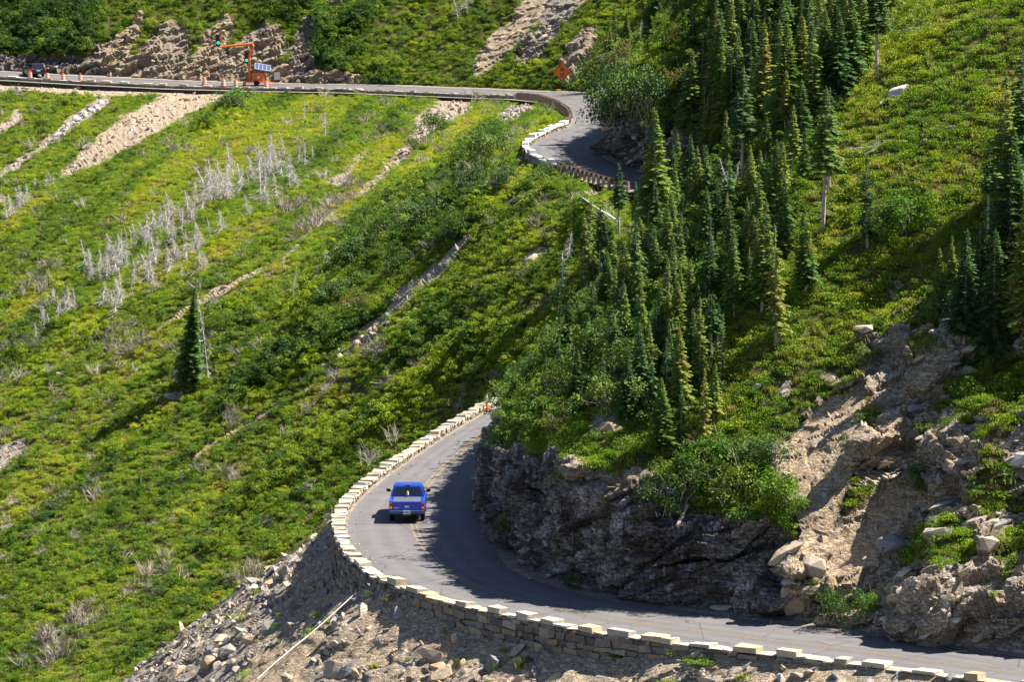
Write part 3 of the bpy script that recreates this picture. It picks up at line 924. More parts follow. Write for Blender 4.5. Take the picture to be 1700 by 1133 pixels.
def scatter(name, P, scl, rot, idx, tint, coll, kind="stuff", label=None):
    me = bpy.data.meshes.new(name)
    n = len(P)
    me.vertices.add(n); me.vertices.foreach_set("co", np.asarray(P, np.float32).ravel())
    a = me.attributes.new("scl", 'FLOAT_VECTOR', 'POINT'); a.data.foreach_set("vector", np.asarray(scl, np.float32).ravel())
    a = me.attributes.new("rot", 'FLOAT_VECTOR', 'POINT'); a.data.foreach_set("vector", np.asarray(rot, np.float32).ravel())
    a = me.attributes.new("pick", 'INT', 'POINT'); a.data.foreach_set("value", np.asarray(idx, np.int32))
    a = me.attributes.new("tint", 'FLOAT', 'POINT'); a.data.foreach_set("value", np.asarray(tint, np.float32))
    o = bpy.data.objects.new(name, me); link(o); tag(o, kind=kind)
    g = bpy.data.node_groups.new(name + "_nodes", 'GeometryNodeTree')
    g.interface.new_socket("Geometry", in_out='INPUT', socket_type='NodeSocketGeometry')
    g.interface.new_socket("Geometry", in_out='OUTPUT', socket_type='NodeSocketGeometry')
    gi = g.nodes.new("NodeGroupInput"); go = g.nodes.new("NodeGroupOutput")
    ci = g.nodes.new("GeometryNodeCollectionInfo"); ci.inputs["Collection"].default_value = coll
    ci.inputs["Separate Children"].default_value = True; ci.inputs["Reset Children"].default_value = True
    ip = g.nodes.new("GeometryNodeInstanceOnPoints"); ip.inputs["Pick Instance"].default_value = True
    def na(nm, t):
        q = g.nodes.new("GeometryNodeInputNamedAttribute"); q.data_type = t; q.inputs["Name"].default_value = nm; return q.outputs["Attribute"]
    g.links.new(gi.outputs[0], ip.inputs["Points"]); g.links.new(ci.outputs[0], ip.inputs["Instance"])
    g.links.new(na("pick", 'INT'), ip.inputs["Instance Index"])
    e2r = g.nodes.new("FunctionNodeEulerToRotation"); g.links.new(na("rot", 'FLOAT_VECTOR'), e2r.inputs[0]); g.links.new(e2r.outputs[0], ip.inputs["Rotation"])
    g.links.new(na("scl", 'FLOAT_VECTOR'), ip.inputs["Scale"]); g.links.new(ip.outputs[0], go.inputs[0])
    md = o.modifiers.new("scatter", 'NODES'); md.node_group = g
    return o

def sample(sheet, n, fn, rng, area=True):
    """random spots on a sheet, kept with probability fn(px, py, P, bare)"""
    P, mask, (px, py) = SHEETS[sheet]
    r, c = P.shape[:2]
    A = np.linalg.norm(np.cross(P[1:, :-1] - P[:-1, :-1], P[:-1, 1:] - P[:-1, :-1]), axis=-1).ravel()
    cx = px[:-1, :-1].ravel(); cy = py[:-1, :-1].ravel()
    vis = (cx > -270) & (cx < 1900) & (cy > -200) & (cy < 1270)
    A = A * vis
    n = int(n * 1.2)
    k = rng.choice(len(A), n, p=A / A.sum())
    i, j = k // (c - 1), k % (c - 1)
    a = rng.random((n, 1)); b = rng.random((n, 1))
    Q = P[i, j] * (1 - a) * (1 - b) + P[i + 1, j] * a * (1 - b) + P[i, j + 1] * (1 - a) * b + P[i + 1, j + 1] * a * b
    qx, qy = to_px(Q)
    pr = fn(qx, qy, Q, mask[i, j, 0])
    if sheet == "lower_hillside": pr = pr * ~inpoly(qx, qy, [(850, 158), (905, 163), (935, 175), (955, 190), (958, 203), (945, 212), (922, 219), (888, 235), (876, 246), (880, 264), (910, 278), (935, 288), (1015, 312), (1070, 322), (1200, 335), (1200, 150)])
    keep = rng.random(n) < pr
    return Q[keep], qx[keep], qy[keep]

rng = np.random.default_rng(5)
SHRUBS = [bush_mesh("leafy_shrub", 1, 620, .13, .62, M_SHRUB), bush_mesh("leafy_shrub", 2, 620, .12, .6, M_SHRUB, lobes=6),
          bush_mesh("leafy_shrub", 3, 760, .14, .38, M_SHRUB, lobes=13, h=1.2), bush_mesh("leafy_shrub", 4, 560, .15, .7, M_SHRUB, lobes=5, h=.8)]
col_shrub = proto_collection("shrub_kinds", SHRUBS)
col_herb = proto_collection("herb_kinds", [herb_mesh("herb_patch", 11, 170, .13, M_HERB, .6), herb_mesh("herb_patch", 12, 150, .15, M_HERB, .45), tuft_mesh("grass_tuft", 13, 60, M_GRASSB, .6, .035), tuft_mesh("grass_tuft", 14, 60, M_GRASSB, .45, .03, .7)])
col_twig = proto_collection("twig_kinds", [twig_mesh("bare_brush", 21, 30, M_GREYBRUSH), twig_mesh("bare_brush", 22, 30, M_GREYBRUSH, .7, 1.1)])
col_rock = proto_collection("stone_kinds", [rock_mesh("stone", 31 + k, M_STONE_I, 9 + k, .45 + .1 * (k % 3)) for k in range(6)])

ZONE_CLEAR = []            # photo polygons kept free of tall growth
def blobs(px, py, L):
    o = np.zeros(np.shape(px))
    for (x, y, r, *e) in L:
        ax = e[0] if e else 1.0
        a = math.radians(-38)
        dx, dy = px - x, py - y
        u = dx * math.cos(a) + dy * math.sin(a); v = -dx * math.sin(a) + dy * math.cos(a)
        o = np.maximum(o, 1 - sstep(.6, 1.15, np.hypot(u / ax, v) / r))
    return o

# --- lower hillside: shrubs in bands that follow the fall lines
LIME = [(330, 290, 60, 3), (520, 200, 40, 3), (620, 265, 28, 2), (740, 250, 22, 5), (820, 330, 16, 5), (400, 400, 24, 4), (560, 350, 18, 5), (180, 620, 26, 4), (240, 590, 26, 4), (850, 420, 30, 4), (60, 500, 14, 5), (60, 820, 36, 3), (100, 1010, 16, 6), (470, 640, 20, 5), (270, 450, 30, 2.5), (440, 470, 16, 6), (330, 840, 16, 6), (560, 640, 20, 4), (130, 560, 22, 3), (30, 360, 22, 4), (700, 620, 14, 4), (250, 700, 20, 4)]
DARK = [(385, 175, 26, 1.3), (345, 205, 16, 1.2), (650, 215, 14, 1.5), (720, 205, 18, 1.3), (640, 380, 46, 3), (760, 370, 36, 2.4), (560, 470, 40, 3), (560, 560, 30, 3), (700, 320, 30, 2), (800, 245, 26, 2.2), (450, 620, 30, 4), (380, 540, 28, 3), (60, 560, 26, 3), (150, 560, 16, 3), (700, 560, 30, 3), (640, 690, 34, 4), (780, 580, 34, 3), (500, 760, 30, 4), (830, 600, 50, 1.6), (330, 600, 22, 3), (540, 520, 26, 3), (900, 320, 22, 2), (90, 200, 14, 3)]
def band(px, py): return .65 * noise_px(px, py, 230, 17, -37, 31) + .5 * noise_px(px, py, 90, 9, -37, 32) + .35 * noise_px(px, py, 300, 60, -37, 34)
def fn_shrub(px, py, P, bare):
    d = sstep(-.22, .26, band(px, py) + .35 * blobs(px, py, DARK))
    d = d - .5 * blobs(px, py, [(l[0], l[1], l[2] * .8, l[3]) for l in LIME])
    return np.clip(d, .10, 1) * (bare < .35) * sstep(0, 10, py - np.interp(px, [-100, 400, 900, 1100], [145, 150, 175, 330]))
Q, qx, qy = sample("lower_hillside", 50000, fn_shrub, rng)
def hill_tint(qx, qy, seed=0):
    t = .47 - .12 * sstep(620, 1100, qy) - .28 * band(qx, qy) + .34 * noise_px(qx, qy, 150, 20, -38, 33) + .16 * noise_px(qx, qy, 40, 14, -38, 35)
    t = t + .30 * blobs(qx, qy, LIME) - .13 * blobs(qx, qy, DARK)
    return t + RNG.normal(size=len(qx)) * .12
dk = blobs(qx, qy, DARK)
sc = (.28 + .50 * rng.random(len(Q)) ** 2.4) * (1 + .8 * dk)
t = hill_tint(qx, qy)
rot = np.c_[rng.normal(size=len(Q)) * .12, rng.normal(size=len(Q)) * .12, rng.random(len(Q)) * 6.28]
scatter("hillside_shrubs", Q, np.c_[sc, sc, sc * rng.uniform(.7, 1.15, len(Q))], rot, rng.integers(0, 4, len(Q)), np.clip(t, .0, 1), col_shrub)
def fn_herb(px, py, P, bare): return np.clip(1.1 - bare * 1.4, .0, 1) * (py > 132)
Q, qx, qy = sample("lower_hillside", 42000, fn_herb, rng)
sc = .35 + .4 * rng.random(len(Q))
t = .56 + .3 * noise_px(qx, qy, 150, 20, -38, 33) - .12 * band(qx, qy) + .2 * blobs(qx, qy, LIME) + rng.normal(size=len(Q)) * .12
idx = np.where(rng.random(len(Q)) < .6, rng.integers(0, 2, len(Q)), rng.integers(2, 4, len(Q)))
scatter("hillside_herbs", Q, np.c_[sc, sc, sc], np.c_[0 * sc, 0 * sc, rng.random(len(Q)) * 6.28], idx, np.clip(t, 0, 1), col_herb)
GREY = [(560, 340, 16, 4), (520, 380, 10, 4), (320, 600, 26, 2.4), (200, 560, 14, 3), (30, 590, 24, 2.5), (60, 470, 16, 3), (110, 1060, 34, 3), (250, 960, 18, 4), (560, 640, 10, 4), (640, 580, 14, 3), (200, 600, 14, 4), (480, 350, 12, 3), (380, 690, 12, 3), (410, 960, 14, 3), (70, 530, 12, 3), (580, 40, 20, 2), (540, 60, 12, 2)]
def fn_twig(px, py, P, bare): return np.clip(blobs(px, py, GREY) * .8 + .05, 0, 1) * (bare < .5)
Q, qx, qy = sample("lower_hillside", 9000, fn_twig, rng)
sc = .7 + .8 * rng.random(len(Q))
scatter("bare_grey_brush", Q, np.c_[sc, sc, sc], np.c_[rng.normal(size=len(Q)) * .3 + .2, rng.normal(size=len(Q)) * .3 - .4, rng.random(len(Q)) * 6.28], rng.integers(0, 2, len(Q)), 0 * sc, col_twig)

# --- upper hillside and far spur
LIME2 = [(620, 70, 40, 2.4), (700, 60, 30, 2.5), (740, 110, 22, 2.5), (880, 110, 20, 3), (1000, 20, 22, 2), (260, 30, 26, 2.5), (660, 110, 20, 2), (450, 50, 24, 2)]
DARK2 = [(100, 50, 60, 1.4), (40, 70, 50, 1.4), (560, 110, 36, 1.4), (540, 60, 40, 1.6), (590, 40, 20, 2), (480, 10, 30, 2), (140, 100, 30, 1.2), (20, 30, 40, 1.5), (640, 130, 24, 1.2)]
def fn_up(px, py, P, bare):
    far = P[:, 1] > 455
    return np.where(far, np.clip(.5 + .9 * blobs(px, py, DARK2) + .3 * noise_px(px, py, 60, 20, -38, 41) - .2 * blobs(px, py, LIME2), .1, 1), .95) * (bare < .4)
Q, qx, qy = sample("upper_hillside", 22000, fn_up, rng)
far = Q[:, 1] > 455
dk = blobs(qx, qy, DARK2) * far
sc = np.where(far, (.40 + .5 * rng.random(len(Q)) ** 1.5) * (1 + 1.0 * dk), .7 + .9 * rng.random(len(Q)))
t = .42 + .3 * noise_px(qx, qy, 80, 22, -38, 43) + .22 * blobs(qx, qy, LIME2) - .32 * dk + rng.normal(size=len(Q)) * .09
t = np.where(far, t, .32 + .35 * fbm(Q * .3, 3, 131) + rng.normal(size=len(Q)) * .1)
rot = np.c_[rng.normal(size=len(Q)) * .12, rng.normal(size=len(Q)) * .12, rng.random(len(Q)) * 6.28]
scatter("upper_hillside_shrubs", Q, np.c_[sc, sc, sc], rot, rng.integers(0, 4, len(Q)), np.clip(t, 0, 1), col_shrub)
Q, qx, qy = sample("upper_hillside", 22000, lambda px, py, P, bare: (bare < .55) * (P[:, 1] > 450) * 1.0, rng)
sc = .4 + .45 * rng.random(len(Q))
t = .45 + .3 * noise_px(qx, qy, 80, 22, -38, 43) + rng.normal(size=len(Q)) * .14
scatter("upper_hillside_herbs", Q, np.c_[sc, sc, sc], np.c_[0 * sc, 0 * sc, rng.random(len(Q)) * 6.28], rng.integers(0, 4, len(Q)), np.clip(t, 0, 1), col_herb)

# --- near spur: flowery meadow on the right, thicket under the trees on the left
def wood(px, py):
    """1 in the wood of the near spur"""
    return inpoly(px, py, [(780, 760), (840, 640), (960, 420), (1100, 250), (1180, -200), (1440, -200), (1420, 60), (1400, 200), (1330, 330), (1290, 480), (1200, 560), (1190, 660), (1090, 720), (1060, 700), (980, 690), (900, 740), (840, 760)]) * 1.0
def lowbush(px, py):
    return inpoly(px, py, [(1050, 740), (1090, 710), (1200, 680), (1290, 740), (1360, 800), (1350, 860), (1290, 870), (1230, 850), (1100, 870), (1060, 800)]) * 1.0
def fn_wood(px, py, P, bare):
    return (wood(px, py) * .9 + .12 * blobs(px, py, [(1500, 340, 50, 1.3)]) + .8 * blobs(px, py, [(1590, 470, 60, 1.2), (1640, 540, 40, 1.3)]) + .05) * (bare < .6) * (P[:, 1] < 300)
Q, qx, qy = sample("near_spur", 16000, fn_wood, rng)
w = wood(qx, qy)
sc = .35 + .5 * rng.random(len(Q)) * (.4 + w)
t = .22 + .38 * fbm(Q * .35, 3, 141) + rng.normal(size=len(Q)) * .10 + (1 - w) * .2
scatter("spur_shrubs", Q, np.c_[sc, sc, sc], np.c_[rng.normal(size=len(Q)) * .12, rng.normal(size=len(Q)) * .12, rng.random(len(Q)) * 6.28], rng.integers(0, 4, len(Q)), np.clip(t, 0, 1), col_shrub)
def fn_mead(px, py, P, bare): return np.clip(1.15 - 1.2 * bare, .05, 1) * (bare < .92) * np.where(bare > .5, .35, 1) * (P[:, 1] < 240)
Q, qx, qy = sample("near_spur", 60000, fn_mead, rng)
sc = .22 + .33 * rng.random(len(Q)) ** 1.3
t = .60 + .34 * noise_px(qx, qy, 120, 40, -38, 51) + rng.normal(size=len(Q)) * .13 - .1 * sstep(500, 700, qy)
idx = np.where(rng.random(len(Q)) < np.clip(.62 + .5 * noise_px(qx, qy, 90, 50, -38, 53), 0, 1), rng.integers(0, 2, len(Q)), rng.integers(2, 4, len(Q)))
scatter("meadow_plants", Q, np.c_[sc, sc, sc * 1.1], np.c_[0 * sc, 0 * sc, rng.random(len(Q)) * 6.28], idx, np.clip(t, 0, 1), col_herb)

# --- scree and rubble
def stones(name, sheet, n, fn, smin, smax, power=4, tmin=0, tmax=1, flatz=1.0):
    Q, qx, qy = sample(sheet, n, fn, rng)
    s = smin + (smax - smin) * rng.random(len(Q)) ** power
    t = np.clip(tmin + (tmax - tmin) * rng.random(len(Q)), 0, 1)
    rot = np.c_[rng.normal(size=len(Q)) * .5, rng.normal(size=len(Q)) * .5 + .5, rng.random(len(Q)) * 6.28]
    if flatz < .95: rot = np.c_[rng.normal(size=len(Q)) * .16 + .1, rng.normal(size=len(Q)) * .16 - .40, rng.normal(size=len(Q)) * .5]
    return scatter(name, Q, np.c_[s * rng.uniform(.8, 1.5, len(Q)), s, s * rng.uniform(.6, 1.1, len(Q)) * flatz], rot, rng.integers(0, 6, len(Q)), t, col_rock)
SAND = [(560, 1045), (530, 1080), (500, 1140), (430, 1140), (390, 1133), (440, 1080), (520, 1050)]
stones("talus_rubble", "talus_slope", 42000, lambda px, py, P, b: (P[:, 1] < 212) * np.where(inpoly(px, py, SAND), .05, np.clip(.55 + .6 * fbm(P * .5, 3, 151), .1, 1)), .08, 1.0, 4.2)
stones("scree_rubble", "lower_hillside", 60000, lambda px, py, P, b: sstep(.5, .9, b) * .6, .12, 1.1, 5, .3, 1)
stones("cut_bank_rubble", "upper_hillside", 9000, lambda px, py, P, b: sstep(.5, .9, b) * .4, .12, 1.0, 5, .2, 1)
stones("flank_slabs", "near_spur", 4200, lambda px, py, P, b: sstep(.6, .9, b) * (px > 1300) * (P[:, 1] < 215) * np.where(inpoly(px, py, [(1300, 720), (1380, 660), (1440, 640), (1400, 850), (1330, 960)]), .15, .8), .25, 1.4, 2.6, .05, 1.0, .8)
stones("bank_blocks", "upper_hillside", 5000, lambda px, py, P, b: sstep(.6, .9, b) * .6, .4, 1.6, 2.5, .4, .95, .9)
stones("flank_rubble", "near_spur", 30000, lambda px, py, P, b: sstep(.6, .9, b) * (px > 1300) * .7 * (P[:, 1] < 215), .05, .55, 5, .1, .95)
# tufts on the talus and flank
Q, qx, qy = sample("talus_slope", 4200, lambda px, py, P, b: np.clip(fbm(P * .45, 3, 161) * 1.8 - .1 + .5 * (py > 1060) * (px > 800), 0, 1) * (P[:, 1] < 210), rng)
sc = .22 + .35 * rng.random(len(Q))
scatter("talus_tufts", Q, np.c_[sc, sc, sc], np.c_[0 * sc, 0 * sc, rng.random(len(Q)) * 6.28], rng.integers(0, 4, len(Q)), .25 + .35 * rng.random(len(Q)), col_herb)

# grit and small stones along the road edges
def debris():
    pts = []
    for A, n_, lo, hi, m in ((NI, nI2, -.35, 1.5, 2600), (NO, -nI2, -.7, .25, 1200)):
        k = rng.integers(0, len(A), m); o = lo + (hi - lo) * rng.random(m) ** 1.4 if lo > -.6 else lo + (hi - lo) * rng.random(m)
        p = A[k] + np.c_[n_[k] * o[:, None], np.full(m, .02)]
        p[:, 0] += rng.normal(size=m) * .08; p[:, 1] += rng.normal(size=m) * .1
        pts.append(p)
    Q = np.vstack(pts); s = .025 + .16 * rng.random(len(Q)) ** 5
    return scatter("roadside_debris", Q, np.c_[s, s, s * .7], rng.random((len(Q), 3)) * 6.28, rng.integers(0, 6, len(Q)), rng.random(len(Q)), col_rock)
debris()
# ------------------------------------------------------------------ stone guard walls and rails
def mat_masonry(name, stops, dark=(.10, .09, .085)):
    m = NT(name); P = m.pos()
    r = m.attr("rnd").outputs["Fac"]
    c = m.ramp(r, stops)
    n = m.noise(P, 4.0, 6, .7); n2 = m.noise(P, 14, 4, .7)
    c = m.mix(m.rng(n, .38, .68, 0, .6), c, dark)
    c = m.mix(m.rng(n2, .5, .75, 0, .4), c, (.55, .50, .42))
    m.color(c); m.rough(.9); m.bump(n, .8, .05)
    return m.m
M_WALL = mat_masonry("wall_stone", [(0, (.08, .07, .068)), (.25, (.16, .13, .11)), (.5, (.24, .19, .14)), (.7, (.18, .175, .185)), (.85, (.32, .22, .12)), (1, (.36, .32, .27))])
M_COPE = mat_masonry("coping_stone", [(0, (.34, .31, .28)), (.4, (.50, .44, .36)), (.7, (.48, .36, .22)), (1, (.62, .59, .54))], (.20, .18, .16))
M_MORTAR = simple("wall_mortar", (.17, .15, .13), .95, 0, .1)
M_COPEW = mat_masonry("pale_coping_stone", [(0, (.48, .46, .46)), (1, (.62, .60, .58))], (.3, .28, .28))

def stone_wall(P, nrm, drop, name, label, cat, group, raise_fn, th=.5, blk=(.42, .8), course=.27, h0=.40, inset=.05, cope_mat=None, seed=1, simple_face=False):
    """P: polyline of the inner foot (road level); nrm: outward"""
    rr = random.Random(seed)
    root = empty(name, P[len(P) // 2], 0, label, cat, group)
    org = Vector(P[len(P) // 2])
    s = np.r_[0, np.cumsum(np.linalg.norm(np.diff(P[:, :2], axis=0), axis=1))]
    def fr(q):
        p = np.array([np.interp(q, s, P[:, k]) for k in range(3)]); n = np.array([np.interp(q, s, nrm[:, k]) for k in range(2)]); n /= np.linalg.norm(n)
        return p, n, np.interp(q, s, drop)
    body, cope, core = MB(), MB(), MB()
    def block(mb, q0, q1, z0, z1, t0, t1, jit, col):
        pa, na, _ = fr(q0); pb, nb, _ = fr(q1)
        V = []
        for z in (z0, z1):
            for p, n, t in ((pa, na, t0), (pb, nb, t0), (pb, nb, t1), (pa, na, t1)):
                V.append(Vector((p[0] + n[0] * t, p[1] + n[1] * t, p[2] + z)) - org + Vector([rr.uniform(-jit, jit) for _ in range(3)]))
        mb.add(V, [(3, 2, 1, 0), (4, 5, 6, 7), (0, 1, 5, 4), (1, 2, 6, 5), (2, 3, 7, 6), (3, 0, 4, 7)], col)
    L = s[-1]
    # backing so that no gap shows through
    q = 0
    while q < L - .01:
        q2 = min(L, q + 1.0)
        d = max(fr(q)[2], fr(q2)[2])
        block(core, q, q2, -d - .6, raise_fn((q + q2) / 2, 0) - .12, inset + .06, inset + th - .06, 0, .1); q = q2
    # face courses
    dmax = drop.max()
    z = -dmax - .3; row = 0
    while z < h0 - .05:
        ch = course * rr.uniform(.8, 1.25); q = -rr.random() * .4
        while q < L - .05:
            q2 = q + rr.uniform(blk[0] * .5, blk[1] * 1.2); qa, qb = max(0, q), min(L, q2)
            p, n, d = fr((qa + qb) / 2)
            if z + ch > -d - .15 and qb - qa > .06:
                bt = .035 * (row % 2)
                top = min(z + ch, h0 - .02)
                block(body, qa + .012, qb - .012, z, top - .015, inset + rr.uniform(0, .03), inset + th + rr.uniform(-.03, .10) + max(0, -z) * .10, .055, rr.random())
            q = q2
        z += ch; row += 1
    # coping with raised merlons
    q = 0; k = 0
    while q < L - .1:
        ln, hh = raise_fn(q, 1)
        q2 = min(L, q + ln * rr.uniform(.55, 1.35)); hh *= rr.uniform(.5, 1.35)
        if q2 - q > .1:
            block(cope, q + .012, q2 - .012, h0 - .02, h0 + hh + rr.uniform(-.05, .05), inset - .05 + rr.uniform(-.05, .05), inset + th + .05 + rr.uniform(-.06, .07), .038, rr.random())
        q = q2; k += 1
    body.build("masonry", M_WALL, root, bevel=.012); cope.build("coping", cope_mat or M_COPE, root, bevel=.025); core.build("mortar_core", M_MORTAR, root)
    return root

nO_out = normals2d(NO)[0]
if nO_out[20][1] > 0: nO_out = -nO_out
mW = (NO[:, 1] < 257) & (NO[:, 0] < 29)
WP = densify(NO[mW], .25, .8); WN = normals2d(WP)[0]
if WN[10][1] > 0: WN = -WN
s5 = np.linspace(0, 1, len(wall_drop)); 
drop_at = []
for p in WP:
    k = np.argmin((B5[:, 0] - p[0]) ** 2 + (B5[:, 1] - p[1]) ** 2); drop_at.append(wall_drop[k])
drop_at = np.array(drop_at)
Ltot = np.linalg.norm(np.diff(WP[:, :2], axis=0), axis=1).sum()
front = np.interp(np.linspace(0, Ltot, 200), np.r_[0, np.cumsum(np.linalg.norm(np.diff(WP[:, :2], axis=0), axis=1))], WP[:, 1])
def raise_near(q, mode):
    y = np.interp(q, np.linspace(0, Ltot, 200), front)
    ph = (q / 2.05) % 1.0
    if mode == 0: return .29
    if y < 186: return (.85, .20) if ph < .42 else (.7, .05)
    return (.5, .15 if ph < .45 else .10)
stone_wall(WP, WN, drop_at, "stone_guard_wall", "long low tan stone wall with pale raised coping curving round the pickup's bend", "stone wall", None, raise_near, seed=4, h0=.29)

def fo_part(y0, y1, px0=None, px1=None):
    m = (FO[:, 1] <= y0) & (FO[:, 1] >= y1)
    return FO[m], -nf[m]
def raise_far(q, mode):
    if mode == 0: return .42
    return (1.0, .24 if (q / 2.6) % 1 < .35 else .10)
A, An = fo_part(524, 484)
stone_wall(A, An, np.full(len(A), -.1), "stone_guard_wall", "thin notched stone wall along the outer edge of the distant upper road", "stone wall", None, raise_far, blk=(.7, 1.3), course=.36, cope_mat=M_COPE, seed=5, h0=.24)
def raise_mid(q, mode):
    if mode == 0: return .46
    return (1.1, .32 if (q / 2.7) % 1 < .4 else .12)
A, An = fo_part(402, 364.5)
stone_wall(A, An, np.full(len(A), .7), "stone_guard_wall", "short whitish stone wall with square notches round the outside of the upper bend", "stone wall", None, raise_mid, blk=(.6, 1.1), course=.33, cope_mat=M_COPEW, seed=6)

M_RUST = simple("rusty_brown_rail", (.11, .055, .04), .8, .1, .3)
M_POST = simple("weathered_post", (.30, .22, .17), .9, 0, .2)
def guard_rail(P, nrm, label):
    root = empty("guard_rail", P[len(P) // 2], 0, label, "guard rail"); org = P[len(P) // 2]
    P = densify(P, .5, .4); N_ = normals2d(P)[0]
    if (N_[len(N_) // 2] * nrm[len(nrm) // 2]).sum() < 0: N_ = -N_
    beam = MB()
    for i in range(len(P) - 1):
        V = []
        for z in (.42, .74):
            for p, n, t in ((P[i], N_[i], .22), (P[i + 1], N_[i + 1], .22), (P[i + 1], N_[i + 1], .34), (P[i], N_[i], .34)):
                V.append((p[0] + n[0] * t - org[0], p[1] + n[1] * t - org[1], p[2] + z - org[2]))
        beam.add(V, [(3, 2, 1, 0), (4, 5, 6, 7), (0, 1, 5, 4), (2, 3, 7, 6)], .5)
    beam.build("beam", M_RUST, root)
    q = 0
    for i in range(0, len(P), 2):
        mb = MB(); mb.box((0, 0, .05), (.22, .24, 1.3), math.atan2(N_[i][1], N_[i][0]), (.92, .92), .01)
        o = mb.build("post", M_POST, root); o.location = (P[i][0] + N_[i][0] * .5 - org[0], P[i][1] + N_[i][1] * .5 - org[1], P[i][2] - org[2])
A, An = fo_part(483, 403); guard_rail(A, An, "brown guard rail curling down from the far road to the whitish notched wall")
A, An = fo_part(364, 351); guard_rail(A, An, "brown guard rail below the whitish notched wall, running behind the spruces")

# ------------------------------------------------------------------ vehicles
def paint(name, col):
    m = NT(name); m.color(col); m.rough(.32); m.b.inputs["Coat Weight"].default_value = .35; m.b.inputs["Coat Roughness"].default_value = .15
    m.b.inputs["Specular IOR Level"].default_value = .5; m.b.inputs["Metallic"].default_value = .25
    return m.m
M_BLUE = paint("blue_car_paint", (.010, .062, .47)); M_BLACKP = paint("black_car_paint", (.012, .014, .03))
M_GLASS = simple("dark_glass", (.012, .02, .045), .08, 0, .8, 0); M_RUB = simple("black_rubber", (.018, .018, .02), .85, 0, .2)
M_DARKPL = simple("dark_plastic", (.02, .022, .03), .5); M_CHROME = simple("chrome", (.62, .64, .68), .25, .9); M_BUMP = simple("blue_grey_bumper", (.05, .09, .26), .4, .3)
M_REDL = simple("red_lens", (.62, .015, .012), .25); M_WHITEL = simple("white_lens", (.85, .80, .75), .25); M_PLATE = simple("licence_plate_white", (.72, .80, .88), .5, vary=0)
M_TONN = simple("grey_bed_cover", (.085, .085, .12), .75); M_WHITE = simple("white_plastic", (.80, .78, .74), .6, vary=.03); M_SKIN = simple("cream_fur", (.80, .66, .42), .9, vary=.05)
M_ORANGE = simple("safety_orange", (.90, .16, .02), .55, vary=.05); M_ORANGED = simple("orange_paint", (.80, .17, .03), .5, vary=.1); M_BLACK = simple("black", (.012, .012, .014), .6)
M_PLTXT = simple("plate_dark_blue", (.05, .09, .30), .6, vary=0)

def wheel(root, x, y, r, w, s):
    mb = MB(); mb.lathe((0, 0, 0), [(r * .62, -w / 2), (r * .93, -w / 2), (r, -w * .36), (r, w * .36), (r * .93, w / 2), (r * .62, w / 2)], 20, 'X')
    t = mb.build("wheel", M_RUB, root, smooth=False); t.location = (x, y, r)
    m2 = MB(); m2.lathe((0, 0, 0), [(r * .62, -w * .40), (r * .5, -w * .44 * s), (r * .15, w * .30 * s), (r * .12, w * .46 * s)], 12, 'X'); m2.build("rim", M_CHROME, t)
    return t

